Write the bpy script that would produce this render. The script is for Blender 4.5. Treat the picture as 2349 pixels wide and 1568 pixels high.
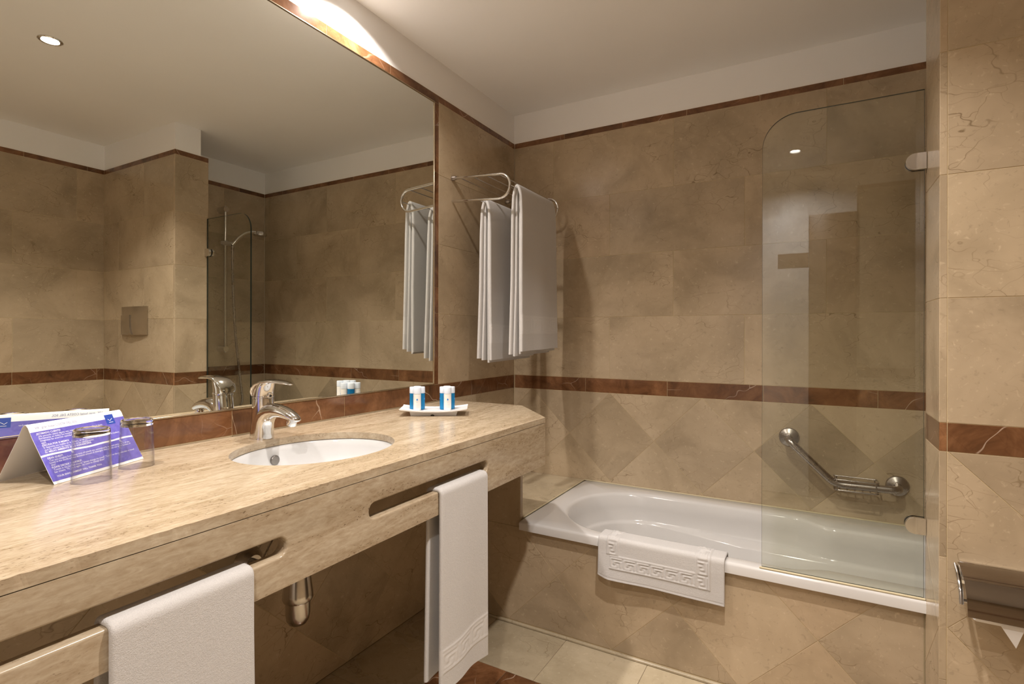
import bpy, bmesh, math, random
from math import sin, cos, pi, sqrt, atan2
from mathutils import Vector, Matrix
from mathutils.geometry import tessellate_polygon

random.seed(7)
S = bpy.context.scene
COL = S.collection
for o in list(bpy.data.objects):
    bpy.data.objects.remove(o)

# ------------------------------------------------------------------ camera
ZC = 1.136
yaw, roll, fpx = 0.5167, 0.0021, 1225.41
cam_d = bpy.data.cameras.new('camera')
cam = bpy.data.objects.new('camera', cam_d)
COL.objects.link(cam)
cam_d.sensor_fit = 'HORIZONTAL'
cam_d.sensor_width = 36.0
cam_d.lens = fpx * 36.0 / 2349.0
cam_d.shift_y = (770.147 - 784.0) / 2349.0
cam_d.clip_start = 0.02
fw = Vector((-sin(yaw), cos(yaw), 0)); rt = Vector((cos(yaw), sin(yaw), 0)); up = Vector((0, 0, 1))
r2 = rt * cos(roll) + up * sin(roll); u2 = up * cos(roll) - rt * sin(roll)
M = Matrix.Identity(4)
for i in range(3):
    M[i][0], M[i][1], M[i][2] = r2[i], u2[i], -fw[i]
M.translation = Vector((1.4164, -2.5161, ZC))
cam.matrix_world = M
S.camera = cam

# ------------------------------------------------------------------ world, exposure
W = bpy.data.worlds.new('world'); S.world = W
W.use_nodes = True
W.node_tree.nodes['Background'].inputs[0].default_value = (0.9, 0.85, 0.8, 1)
W.node_tree.nodes['Background'].inputs[1].default_value = 0.05
S.view_settings.view_transform = 'Standard'
S.view_settings.look = 'None'
S.view_settings.gamma = 1.0
S.view_settings.use_curve_mapping = False
S.view_settings.exposure = 0.66
S.cycles.use_denoising = True
S.cycles.max_bounces = 10
S.cycles.diffuse_bounces = 4
S.cycles.glossy_bounces = 5
S.cycles.transmission_bounces = 10
S.cycles.transparent_max_bounces = 12
S.cycles.use_adaptive_sampling = True
S.cycles.adaptive_threshold = 0.06
S.cycles.sample_clamp_indirect = 6.0
S.cycles.caustics_refractive = False
S.cycles.caustics_reflective = True
S.cycles.blur_glossy = 0.6

# lamps: (x, y, watts of the spot)
CEIL = 2.325
LAMPS = [
    ('ceiling_downlight', (0.15, -1.20), 7.2, 134, 'recessed round downlight above the tray end of the vanity'),
    ('ceiling_downlight', (0.15, -2.20), 6.2, 134, 'recessed round downlight above the card end of the vanity'),
    ('ceiling_downlight', (1.271, -1.564), 11.0, 119, 'lit round downlight with chrome ring seen in the mirror'),
    ('ceiling_downlight', (1.30, -2.72), 10.5, 146, 'added fill downlight behind the camera near the white door'),  # unseen lamp added as fill for the door and the bounce light
]
LAMP_COL = (1.0, 0.93, 0.88)

# ------------------------------------------------------------------ materials
def newmat(name):
    m = bpy.data.materials.new(name); m.use_nodes = True
    nt = m.node_tree
    return m, nt, nt.nodes['Principled BSDF']

def simple(name, col, rough=0.5, metal=0.0, **kw):
    m, nt, b = newmat(name)
    b.inputs['Base Color'].default_value = (*col, 1)
    b.inputs['Roughness'].default_value = rough
    b.inputs['Metallic'].default_value = metal
    for k, v in kw.items():
        b.inputs[k].default_value = v
    return m

class NT:
    """tiny node helper"""
    def __init__(s, nt): s.nt = nt; s.n = nt.nodes; s.l = nt.links
    def new(s, t, **kw):
        n = s.n.new(t)
        for k, v in kw.items(): setattr(n, k, v)
        return n
    def link(s, a, b): s.l.new(a, b)
    def math(s, op, a, b=None, clamp=False):
        n = s.new('ShaderNodeMath', operation=op, use_clamp=clamp)
        for i, x in enumerate((a, b)):
            if x is None: continue
            if isinstance(x, (int, float)): n.inputs[i].default_value = x
            else: s.link(x, n.inputs[i])
        return n.outputs[0]
    def vmath(s, op, a, b=None):
        n = s.new('ShaderNodeVectorMath', operation=op)
        for i, x in enumerate((a, b)):
            if x is None: continue
            if isinstance(x, (tuple, list)): n.inputs[i].default_value = x
            elif isinstance(x, (int, float)): n.inputs['Scale'].default_value = x
            else: s.link(x, n.inputs[i])
        return n.outputs[0]
    def noise(s, vec, scale, detail=4, rough=0.55, dist=0.0):
        n = s.new('ShaderNodeTexNoise')
        s.link(vec, n.inputs['Vector'])
        n.inputs['Scale'].default_value = scale; n.inputs['Detail'].default_value = detail
        n.inputs['Roughness'].default_value = rough; n.inputs['Distortion'].default_value = dist
        return n
    def ramp(s, fac, stops, interp='LINEAR'):
        n = s.new('ShaderNodeValToRGB'); s.link(fac, n.inputs[0])
        cr = n.color_ramp; cr.interpolation = interp
        while len(cr.elements) < len(stops): cr.elements.new(0.5)
        for e, (p, c) in zip(cr.elements, stops):
            e.position = p; e.color = (*c, 1) if len(c) == 3 else c
        return n.outputs[0]
    def mix(s, fac, a, b, blend='MIX'):
        n = s.new('ShaderNodeMix', data_type='RGBA', blend_type=blend)
        for sock, x in ((n.inputs[0], fac), (n.inputs[6], a), (n.inputs[7], b)):
            if isinstance(x, (int, float)): sock.default_value = x
            elif isinstance(x, tuple): sock.default_value = (*x, 1)
            else: s.link(x, sock)
        return n.outputs[2]

def stone_coords(h):
    tc = h.new('ShaderNodeTexCoord'); oi = h.new('ShaderNodeObjectInfo')
    r = oi.outputs['Random']
    comb = h.new('ShaderNodeCombineXYZ')
    h.link(h.math('MULTIPLY', r, 37.0), comb.inputs[0])
    h.link(h.math('MULTIPLY', r, 61.3), comb.inputs[1])
    h.link(h.math('MULTIPLY', r, 23.7), comb.inputs[2])
    return h.vmath('ADD', tc.outputs['Object'], comb.outputs[0]), r

def vein_mask(h, vec, scale, width, warp, rough_scale):
    d = h.noise(vec, rough_scale, 2, 0.6)
    off = h.vmath('SCALE', h.vmath('SUBTRACT', d.outputs['Color'], (0.5, 0.5, 0.5)), warp)
    v = h.vmath('ADD', vec, off)
    vo = h.new('ShaderNodeTexVoronoi', feature='DISTANCE_TO_EDGE')
    h.link(v, vo.inputs['Vector']); vo.inputs['Scale'].default_value = scale
    mr = h.new('ShaderNodeMapRange'); h.link(vo.outputs['Distance'], mr.inputs[0])
    mr.inputs[1].default_value = 0.0; mr.inputs[2].default_value = width
    mr.inputs[3].default_value = 1.0; mr.inputs[4].default_value = 0.0
    return mr.outputs[0]

def cream_marble(name, light, dark, rough=0.16):
    m, nt, b = newmat(name); h = NT(nt)
    vec, r = stone_coords(h)
    cl = h.noise(vec, 3.4, 4, 0.62, 0.5)
    mid = tuple((a + c) / 2 for a, c in zip(light, dark))
    base = h.ramp(cl.outputs['Fac'], [(0.28, tuple(c * 0.84 for c in dark)), (0.5, mid), (0.72, tuple(c * 1.04 for c in light))])
    # per tile tone
    tone = h.ramp(r, [(0.0, (0.86, 0.85, 0.84)), (0.35, (1.0, 0.985, 0.96)), (0.6, (0.92, 0.91, 0.895)), (0.8, (1.06, 1.05, 1.02)), (1.0, (0.96, 0.92, 0.885))])
    base = h.mix(1.0, base, tone, 'MULTIPLY')
    # brown cracks and fine crackle
    mpv = h.new('ShaderNodeMapping'); h.link(vec, mpv.inputs[0]); mpv.inputs['Scale'].default_value = (0.75, 1.25, 1.0); mpv.inputs['Rotation'].default_value = (0, 0, 0.5)
    vv = mpv.outputs[0]
    wn = h.noise(vv, 6.0, 3, 0.6)
    off = h.vmath('SCALE', h.vmath('SUBTRACT', wn.outputs['Color'], (0.5, 0.5, 0.5)), 0.15)
    wv = h.vmath('ADD', vv, off)
    def vor(scale, width):
        vo = h.new('ShaderNodeTexVoronoi', feature='DISTANCE_TO_EDGE')
        h.link(wv, vo.inputs['Vector']); vo.inputs['Scale'].default_value = scale
        mr = h.new('ShaderNodeMapRange'); h.link(vo.outputs['Distance'], mr.inputs[0])
        mr.inputs[1].default_value = 0.0; mr.inputs[2].default_value = width
        mr.inputs[3].default_value = 1.0; mr.inputs[4].default_value = 0.0
        return mr.outputs[0]
    gate = h.noise(vec, 4.3, 2, 0.6)
    g = h.ramp(gate.outputs['Fac'], [(0.47, (0, 0, 0)), (0.60, (1, 1, 1))])
    g2 = h.ramp(gate.outputs['Fac'], [(0.34, (1, 1, 1)), (0.47, (0, 0, 0))])
    v1 = h.math('MULTIPLY', vor(5.0, 0.0055), g)
    v2 = h.math('MULTIPLY', vor(15.0, 0.0105), h.math('MAXIMUM', h.math('MULTIPLY', g, 0.75), h.math('MULTIPLY', g2, 0.30)))
    vein = h.math('MULTIPLY', h.math('MAXIMUM', v1, v2), 0.82)
    base = h.mix(vein, base, tuple(c * k for c, k in zip(dark, (0.42, 0.36, 0.27))))
    # pale calcite and dark specks
    fl = h.noise(vec, 62.0, 2, 0.7, 0.6)
    base = h.mix(h.math('MULTIPLY', h.ramp(fl.outputs['Fac'], [(0.62, (0, 0, 0)), (0.74, (1, 1, 1))]), 0.35), base, tuple(min(1, c * 1.3) for c in light))
    base = h.mix(h.math('MULTIPLY', h.ramp(fl.outputs['Fac'], [(0.28, (1, 1, 1)), (0.38, (0, 0, 0))]), 0.35), base, tuple(c * 0.62 for c in dark))
    h.link(base, b.inputs['Base Color'])
    h.link(h.math('ADD', h.math('MULTIPLY', gate.outputs['Fac'], 0.10), rough), b.inputs['Roughness'])
    b.inputs['Specular IOR Level'].default_value = 0.38
    return m

def red_marble(name):
    m, nt, b = newmat(name); h = NT(nt)
    vec, r = stone_coords(h)
    cl = h.noise(vec, 9.0, 4, 0.68, 0.8)
    base = h.ramp(cl.outputs['Fac'], [(0.25, (0.075, 0.033, 0.014)), (0.5, (0.175, 0.078, 0.034)), (0.75, (0.29, 0.142, 0.066))])
    tone = h.ramp(r, [(0.0, (0.72, 0.68, 0.62)), (0.5, (0.98, 0.97, 0.96)), (1.0, (1.12, 1.08, 1.02))])
    base = h.mix(1.0, base, tone, 'MULTIPLY')
    g = h.ramp(h.noise(vec, 4.0, 2).outputs['Fac'], [(0.50, (0, 0, 0)), (0.60, (1, 1, 1))])
    v1 = h.math('MULTIPLY', vein_mask(h, vec, 4.5, 0.0065, 0.12, 6.0), g)
    base = h.mix(h.math('MULTIPLY', v1, 0.75), base, (0.62, 0.48, 0.36))
    v2 = vein_mask(h, h.vmath('ADD', vec, (4.0, 2.0, 7.0)), 16.0, 0.03, 0.06, 10.0)
    base = h.mix(h.math('MULTIPLY', v2, 0.18), base, (0.07, 0.025, 0.01))
    h.link(base, b.inputs['Base Color'])
    b.inputs['Roughness'].default_value = 0.14
    return m

def travertine(name):
    m, nt, b = newmat(name); h = NT(nt)
    tc = h.new('ShaderNodeTexCoord')
    vec = tc.outputs['Object']
    mp = h.new('ShaderNodeMapping'); h.link(vec, mp.inputs[0]); mp.inputs['Scale'].default_value = (14.0, 2.2, 14.0)
    mp.inputs['Rotation'].default_value = (0.05, 0.0, 0.10)      # bands drift slightly across the slab
    st = h.noise(mp.outputs[0], 1.5, 6, 0.68, 1.0)
    base = h.ramp(st.outputs['Fac'], [(0.24, (0.21, 0.14, 0.075)), (0.38, (0.33, 0.24, 0.142)), (0.50, (0.41, 0.315, 0.205)), (0.64, (0.50, 0.41, 0.29)), (0.82, (0.34, 0.25, 0.152))])
    mp2 = h.new('ShaderNodeMapping'); h.link(vec, mp2.inputs[0]); mp2.inputs['Scale'].default_value = (70.0, 20.0, 70.0)
    st2 = h.noise(mp2.outputs[0], 1.8, 4, 0.7, 0.5)
    base = h.mix(0.45, base, h.ramp(st2.outputs['Fac'], [(0.3, (0.23, 0.155, 0.085)), (0.7, (0.52, 0.44, 0.32))]))
    # pits
    mp3 = h.new('ShaderNodeMapping'); h.link(vec, mp3.inputs[0]); mp3.inputs['Scale'].default_value = (330.0, 120.0, 330.0)
    pt = h.noise(mp3.outputs[0], 1.0, 2, 0.55)
    pit = h.math('MULTIPLY', h.ramp(pt.outputs['Fac'], [(0.60, (0, 0, 0)), (0.66, (1, 1, 1))]), h.ramp(st.outputs['Fac'], [(0.42, (1, 1, 1)), (0.52, (0, 0, 0))]))
    base = h.mix(h.math('MULTIPLY', pit, 0.8), base, (0.12, 0.07, 0.035))
    h.link(base, b.inputs['Base Color'])
    h.link(h.math('ADD', h.math('MULTIPLY', st2.outputs['Fac'], 0.14), 0.14), b.inputs['Roughness'])
    return m

def plaster(name, col):
    m, nt, b = newmat(name); h = NT(nt)
    tc = h.new('ShaderNodeTexCoord')
    n = h.noise(tc.outputs['Object'], 2.0, 4)
    h.link(h.ramp(n.outputs['Fac'], [(0.3, tuple(c * 0.97 for c in col)), (0.7, col)]), b.inputs['Base Color'])
    b.inputs['Roughness'].default_value = 0.75
    f = h.noise(tc.outputs['Object'], 180.0, 3)
    bp = h.new('ShaderNodeBump'); bp.inputs['Strength'].default_value = 0.04; bp.inputs['Distance'].default_value = 0.002
    h.link(f.outputs['Fac'], bp.inputs['Height']); h.link(bp.outputs[0], b.inputs['Normal'])
    return m

def terry(name, col, scale=650.0, strength=0.45):
    m, nt, b = newmat(name); h = NT(nt)
    tc = h.new('ShaderNodeTexCoord')
    mp = h.new('ShaderNodeMapping'); h.link(tc.outputs['Object'], mp.inputs[0])
    f = h.noise(mp.outputs[0], scale, 3, 0.6)
    f2 = h.noise(mp.outputs[0], scale * 0.3, 3, 0.6)
    hgt = h.math('ADD', f.outputs['Fac'], h.math('MULTIPLY', f2.outputs['Fac'], 0.7))
    h.link(h.ramp(f.outputs['Fac'], [(0.3, tuple(c * 0.86 for c in col)), (0.65, col)]), b.inputs['Base Color'])
    b.inputs['Roughness'].default_value = 0.95
    b.inputs['Sheen Weight'].default_value = 0.25
    bp = h.new('ShaderNodeBump'); bp.inputs['Strength'].default_value = strength; bp.inputs['Distance'].default_value = 0.002
    h.link(hgt, bp.inputs['Height']); h.link(bp.outputs[0], b.inputs['Normal'])
    return m

def chrome(name, col=(0.73, 0.72, 0.705), rough=0.06, wear=0.07):
    m, nt, b = newmat(name); h = NT(nt)
    tc = h.new('ShaderNodeTexCoord')
    n = h.noise(tc.outputs['Object'], 40.0, 4, 0.6)
    b.inputs['Base Color'].default_value = (*col, 1); b.inputs['Metallic'].default_value = 1.0
    h.link(h.math('ADD', h.math('MULTIPLY', n.outputs['Fac'], wear), rough), b.inputs['Roughness'])
    return m

def thin_glass(name, tint, ior=1.5, rough=0.0, edge=None):
    m = bpy.data.materials.new(name); m.use_nodes = True
    nt = m.node_tree; nt.nodes.clear(); h = NT(nt)
    out = h.new('ShaderNodeOutputMaterial'); mx = h.new('ShaderNodeMixShader')
    lw = h.new('ShaderNodeLayerWeight'); lw.inputs[0].default_value = 0.5
    f0 = ((ior - 1) / (ior + 1)) ** 2
    fres = h.math('ADD', h.math('MULTIPLY', h.math('POWER', lw.outputs['Facing'], 5.0), 1 - f0), f0)
    tr = h.new('ShaderNodeBsdfTransparent'); tr.inputs[0].default_value = (*tint, 1)
    if edge:
        h.link(h.mix(h.math('POWER', lw.outputs['Facing'], 3.0), tint, edge), tr.inputs[0])
    gl = h.new('ShaderNodeBsdfGlossy'); gl.inputs['Roughness'].default_value = rough
    gl.inputs['Color'].default_value = (1, 1, 1, 1)
    h.link(fres, mx.inputs[0]); h.link(tr.outputs[0], mx.inputs[1]); h.link(gl.outputs[0], mx.inputs[2])
    h.link(mx.outputs[0], out.inputs[0])
    return m

CREAM = cream_marble('cream_marble', (0.520, 0.410, 0.280), (0.402, 0.310, 0.200))
FLOORM = cream_marble('floor_marble', (0.54, 0.46, 0.33), (0.42, 0.345, 0.225), 0.22)
RED = red_marble('red_marble')
TRAV = travertine('travertine')
PLASTER = plaster('white_plaster', (0.92, 0.90, 0.875))
GROUT = simple('cream_grout', (0.60, 0.47, 0.27), 0.9)
FGROUT = simple('floor_grout', (0.16, 0.115, 0.07), 0.9)
CHROME = chrome('chrome')
OLDCHROME = chrome('dull_chrome', (0.56, 0.52, 0.47), 0.14, 0.15)
STEEL = chrome('brushed_steel', (0.42, 0.38, 0.35), 0.22, 0.12)
DCHROME = chrome('smoky_chrome', (0.34, 0.30, 0.265), 0.07, 0.06)
BRASS = simple('mirror_edge_brass', (0.58, 0.49, 0.36), 0.22, 1.0)
DSTEEL = simple('worn_steel', (0.22, 0.205, 0.19), 0.35, 1.0)
DARK = simple('black_rubber_and_hole_shade', (0.015, 0.013, 0.012), 0.5)  # black rubber parts; also the painted shade of small holes
ACRYL = simple('white_acrylic', (0.63, 0.61, 0.585), 0.12)
CERAM = simple('white_ceramic', (0.62, 0.615, 0.605), 0.10)
PORC = simple('white_porcelain', (0.86, 0.86, 0.87), 0.15)
TERRY = terry('white_terry', (0.59, 0.565, 0.54))
TERRYB = terry('white_woven_border', (0.63, 0.605, 0.58), 700.0, 0.2)
MIRROR = simple('mirror_silver', (0.83, 0.845, 0.80), 0.0, 1.0)
GLASS = thin_glass('screen_glass', (0.92, 0.93, 0.90))
GEDGE = simple('glass_edge_green', (0.010, 0.022, 0.018), 0.4)
TUMBLER = thin_glass('tumbler_glass', (0.985, 0.985, 0.98), 1.34, 0.0, (0.50, 0.48, 0.45))
TBASE = simple('tumbler_base_glass', (1, 1, 1), 0.0, 0.0, **{'Transmission Weight': 1.0, 'IOR': 1.45})
SEAL = simple('yellowed_sealant', (0.56, 0.48, 0.31), 0.6)
PAPER = simple('white_card_stock', (0.84, 0.84, 0.85), 0.6)
PURPLE = None
PAPERROLL = simple('toilet_paper', (0.82, 0.80, 0.78), 0.95)
WHITEP = simple('white_door_paint', (0.80, 0.78, 0.77), 0.4)
WOODP = simple('brown_wood_panel', (0.18, 0.10, 0.05), 0.4)

def purple_print():
    m, nt, b = newmat('purple_print'); h = NT(nt)
    tc = h.new('ShaderNodeTexCoord')
    n = h.noise(tc.outputs['Object'], 45.0, 4, 0.6, 1.0)
    h.link(h.ramp(n.outputs['Fac'], [(0.35, (0.105, 0.085, 0.42)), (0.6, (0.155, 0.13, 0.50)), (0.8, (0.10, 0.13, 0.50))]), b.inputs['Base Color'])
    b.inputs['Roughness'].default_value = 0.4
    return m
PURPLE = purple_print()
INKW = simple('white_print', (0.80, 0.80, 0.86), 0.6)
INKG = simple('grey_blue_print', (0.26, 0.26, 0.42), 0.6)
INKB = simple('blue_logo_print', (0.02, 0.06, 0.36), 0.5)

# ------------------------------------------------------------------ mesh helpers
def setp(o, label=None, cat=None, group=None, kind=None):
    if label: o['label'] = label
    if cat: o['category'] = cat
    if group: o['group'] = group
    if kind: o['kind'] = kind
    return o

def empty(name, loc, label, cat, group=None):
    o = bpy.data.objects.new(name, None); COL.objects.link(o)
    o.empty_display_size = 0.05
    o.location = loc
    return setp(o, label, cat, group)

def wloc(p):
    v = Vector((0, 0, 0))
    while p is not None:
        v = v + Vector(p.location); p = p.parent
    return v

def mk(name, verts, faces, mat, parent=None, smooth=False, angle=None, origin=None):
    """verts in world coordinates; parents are never rotated"""
    pl = wloc(parent)
    org = Vector(origin) if origin is not None else pl
    me = bpy.data.meshes.new(name)
    me.from_pydata([tuple(Vector(v) - org) for v in verts], [], faces)
    me.validate()
    bm = bmesh.new(); bm.from_mesh(me)
    bmesh.ops.recalc_face_normals(bm, faces=bm.faces)
    bm.to_mesh(me); bm.free()
    me.materials.append(mat)
    if smooth:
        me.polygons.foreach_set('use_smooth', [True] * len(me.polygons))
        if angle is not None:
            me.set_sharp_from_angle(angle=math.radians(angle))
    o = bpy.data.objects.new(name, me); COL.objects.link(o)
    if parent is not None:
        o.parent = parent
    o.location = org - pl
    return o

def box_geo(lo, hi, bev=0.0, seg=2):
    bm = bmesh.new()
    bmesh.ops.create_cube(bm, size=1.0)
    for v in bm.verts:
        v.co = Vector([lo[i] + (v.co[i] + 0.5) * (hi[i] - lo[i]) for i in range(3)])
    if bev > 0:
        bmesh.ops.bevel(bm, geom=list(bm.edges), offset=bev, segments=seg, profile=0.5, affect='EDGES')
    bm.verts.ensure_lookup_table()
    vs = [tuple(v.co) for v in bm.verts]; fs = [[v.index for v in f.verts] for f in bm.faces]
    bm.free()
    return vs, fs

def box(name, lo, hi, mat, parent=None, bev=0.0, seg=2, origin=None):
    vs, fs = box_geo(lo, hi, bev, seg)
    return mk(name, vs, fs, mat, parent, smooth=bev > 0, angle=40, origin=origin)

def join_geo(parts):
    V, F = [], []
    for vs, fs in parts:
        n = len(V); V += list(vs); F += [[i + n for i in f] for f in fs]
    return V, F

def tube_geo(pts, r, seg=12, closed=False, cap=True, up=None, flat=1.0):
    """r: number or list. flat: scales the second cross axis"""
    P = [Vector(p) for p in pts]; n = len(P)
    R = r if isinstance(r, (list, tuple)) else [r] * n
    FL = flat if isinstance(flat, (list, tuple)) else [flat] * n
    T = []
    for i in range(n):
        a = P[(i - 1) % n] if (i > 0 or closed) else P[0]
        b = P[(i + 1) % n] if (i < n - 1 or closed) else P[-1]
        T.append((b - a).normalized())
    ref = Vector(up) if up else (Vector((0, 0, 1)) if abs(T[0].z) < 0.9 else Vector((1, 0, 0)))
    N = (ref - T[0] * ref.dot(T[0])).normalized()
    V, F = [], []
    for i in range(n):
        N = (N - T[i] * N.dot(T[i])).normalized()
        B = T[i].cross(N)
        for k in range(seg):
            a = 2 * pi * k / seg
            V.append(tuple(P[i] + (N * cos(a) * FL[i] + B * sin(a)) * R[i]))
    m = n if closed else n - 1
    for i in range(m):
        for k in range(seg):
            a, b = i * seg + k, i * seg + (k + 1) % seg
            c, d = ((i + 1) % n) * seg + (k + 1) % seg, ((i + 1) % n) * seg + k
            F.append([a, b, c, d])
    if cap and not closed:
        F.append(list(range(seg))[::-1]); F.append([(n - 1) * seg + k for k in range(seg)])
    return V, F

def tube(name, pts, r, mat, parent=None, seg=12, closed=False, up=None, flat=1.0):
    v, f = tube_geo(pts, r, seg, closed, True, up, flat)
    return mk(name, v, f, mat, parent, True, 50)

def lathe_geo(prof, center, axis='Z', seg=32, closed=False):
    """prof: list of (radius, height)"""
    V, F = [], []
    c = Vector(center)
    n = len(prof)
    for (r, hh) in prof:
        for k in range(seg):
            a = 2 * pi * k / seg
            if axis == 'Z': p = (r * cos(a), r * sin(a), hh)
            elif axis == 'X': p = (hh, r * cos(a), r * sin(a))
            elif axis == 'Y': p = (r * cos(a), hh, r * sin(a))
            V.append(tuple(c + Vector(p)))
    m = n if closed else n - 1
    for i in range(m):
        for k in range(seg):
            j = (i + 1) % n
            F.append([i * seg + k, i * seg + (k + 1) % seg, j * seg + (k + 1) % seg, j * seg + k])
    if not closed:
        if prof[0][0] > 1e-6: F.append(list(range(seg))[::-1])
        if prof[-1][0] > 1e-6: F.append([(n - 1) * seg + k for k in range(seg)])
    return V, F

def lathe(name, prof, center, mat, parent=None, axis='Z', seg=32, angle=35, closed=False):
    v, f = lathe_geo(prof, center, axis, seg, closed)
    return mk(name, v, f, mat, parent, True, angle)

def arc(cx, cy, r, a0, a1, n):
    return [(cx + r * cos(a0 + (a1 - a0) * i / n), cy + r * sin(a0 + (a1 - a0) * i / n)) for i in range(n + 1)]

def prism_geo(outer, holes, to3, d0, d1):
    """2-D outline with holes, extruded between depths d0 and d1; to3(a, b, d)"""
    loops = [outer] + holes
    flat = [p for l in loops for p in l]
    tris = tessellate_polygon([[Vector((p[0], p[1], 0)) for p in l] for l in loops])
    n = len(flat)
    V = [to3(p[0], p[1], d1) for p in flat] + [to3(p[0], p[1], d0) for p in flat]
    F = [list(t) for t in tris] + [[i + n for i in reversed(t)] for t in tris]
    st = 0
    for l in loops:
        k = len(l)
        for i in range(k):
            a, b = st + i, st + (i + 1) % k
            F.append([a, b, b + n, a + n])
        st += k
    return V, F

def loft_geo(rings, cap0=True, cap1=True):
    k = len(rings[0]); V = [tuple(p) for r in rings for p in r]; F = []
    for i in range(len(rings) - 1):
        for j in range(k):
            F.append([i * k + j, i * k + (j + 1) % k, (i + 1) * k + (j + 1) % k, (i + 1) * k + j])
    if cap0: F.append(list(range(k))[::-1])
    if cap1: F.append([(len(rings) - 1) * k + j for j in range(k)])
    return V, F

# ------------------------------------------------------------------ tiling
JOINT = 0.0013
TCACHE = {}
class Frame:
    def __init__(s, O, u, v):
        s.O = Vector(O); s.u = Vector(u); s.v = Vector(v); s.n = s.u.cross(s.v)
    def at(s, a, b, d=0.0): return s.O + s.u * a + s.v * b + s.n * d

def inset(poly, d):
    n = len(poly); out = []
    for i in range(n):
        p0, p1, p2 = Vector(poly[i - 1]), Vector(poly[i]), Vector(poly[(i + 1) % n])
        e1 = (p1 - p0).normalized(); e2 = (p2 - p1).normalized()
        n1 = Vector((-e1.y, e1.x)); n2 = Vector((-e2.y, e2.x))
        k = 1 + n1.dot(n2)
        if k < 1e-4: return None
        out.append(tuple(p1 + (n1 + n2) * (d / k)))
    return out

def clip(poly, lo, hi):
    def cut(P, ax, val, keep_less):
        out = []
        for i in range(len(P)):
            a, b = P[i - 1], P[i]
            ia = a[ax] <= val if keep_less else a[ax] >= val
            ib = b[ax] <= val if keep_less else b[ax] >= val
            if ia != ib:
                t = (val - a[ax]) / (b[ax] - a[ax])
                out.append((a[0] + t * (b[0] - a[0]), a[1] + t * (b[1] - a[1])))
            if ib: out.append(b)
        return out
    for ax in (0, 1):
        poly = cut(poly, ax, lo[ax], False)
        if len(poly) < 3: return []
        poly = cut(poly, ax, hi[ax], True)
        if len(poly) < 3: return []
    # drop duplicate points
    out = []
    for p in poly:
        if not out or (abs(p[0] - out[-1][0]) + abs(p[1] - out[-1][1])) > 1e-5: out.append(p)
    if len(out) > 2 and abs(out[0][0] - out[-1][0]) + abs(out[0][1] - out[-1][1]) < 1e-5: out.pop()
    return out

def area(P):
    return 0.5 * sum(P[i - 1][0] * P[i][1] - P[i][0] * P[i - 1][1] for i in range(len(P)))

def tile(name, fr, poly, mat, parent, proud=0.0, thick=0.003):
    if len(poly) < 3: return None
    a = area(poly)
    if a < 0: poly = poly[::-1]; a = -a
    if a < 2e-4: return None
    cx = (min(p[0] for p in poly) + max(p[0] for p in poly)) / 2
    cy = (min(p[1] for p in poly) + max(p[1] for p in poly)) / 2
    loc = [(p[0] - cx, p[1] - cy) for p in poly]
    key = (name, mat.name, round(thick, 4), tuple((round(p[0], 4), round(p[1], 4)) for p in loc))
    me = TCACHE.get(key)
    if me is None:
        p1 = inset(loc, JOINT / 2)
        if p1 is None or area(p1) <= 0: return None
        p2 = inset(p1, 0.0006)
        k = len(loc)
        V = [(x, y, 0.0) for x, y in p2] + [(x, y, -0.0006) for x, y in p1] + [(x, y, -thick) for x, y in p1]
        F = [list(range(k))]
        for rr in range(2):
            for i in range(k):
                j = (i + 1) % k
                F.append([rr * k + i, (rr + 1) * k + i, (rr + 1) * k + j, rr * k + j])
        me = bpy.data.meshes.new(name); me.from_pydata(V, [], F); me.materials.append(mat)
        TCACHE[key] = me
    o = bpy.data.objects.new(name, me); COL.objects.link(o)
    o.parent = parent
    m = Matrix.Identity(4)
    for i in range(3):
        m[i][0], m[i][1], m[i][2] = fr.u[i], fr.v[i], fr.n[i]
    m.translation = fr.at(cx, cy, proud) - wloc(parent)
    o.matrix_basis = m
    return o

def rect_tiles(name, fr, u0, u1, v0, v1, joints, mat, parent, proud=0.0, thick=0.003):
    js = [u0] + sorted(j for j in joints if u0 + 0.004 < j < u1 - 0.004) + [u1]
    for a, b in zip(js, js[1:]):
        tile(name, fr, [(a, v0), (b, v0), (b, v1), (a, v1)], mat, parent, proud, thick)

def steps(x0, d, lo, hi):
    k = math.floor((lo - x0) / d)
    out = []
    while x0 + k * d < hi:
        out.append(x0 + k * d); k += 1
    return out

def diag_tiles(fr, u0, u1, v0, v1, nu, nv, half, mat, parent, vh=None):
    """diamonds whose corner nodes lie on (nu + i*half, nv + j*half), i+j even"""
    vh = vh or half
    i0 = math.floor((u0 - nu) / half) - 1; i1 = math.ceil((u1 - nu) / half) + 1
    j0 = math.floor((v0 - nv) / vh) - 1; j1 = math.ceil((v1 - nv) / vh) + 1
    for i in range(i0, i1 + 1):
        for j in range(j0, j1 + 1):
            if (i + j) % 2 == 0: continue
            c = (nu + i * half, nv + j * vh)
            P = [(c[0] - half, c[1]), (c[0], c[1] - vh), (c[0] + half, c[1]), (c[0], c[1] + vh)]
            tile('marble_tile', fr, clip(P, (u0, v0), (u1, v1)), mat, parent)

def grout(fr, u0, u1, v0, v1, parent, mat=None, d=-0.0012):
    V = [fr.at(a, b, dd) for dd in (d, -0.0045) for a, b in ((u0, v0), (u1, v0), (u1, v1), (u0, v1))]
    F = [[0, 1, 2, 3], [7, 6, 5, 4]] + [[i, i + 4, (i + 1) % 4 + 4, (i + 1) % 4] for i in range(4)]
    return mk('grout_bed', V, F, mat or GROUT, parent)

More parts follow.
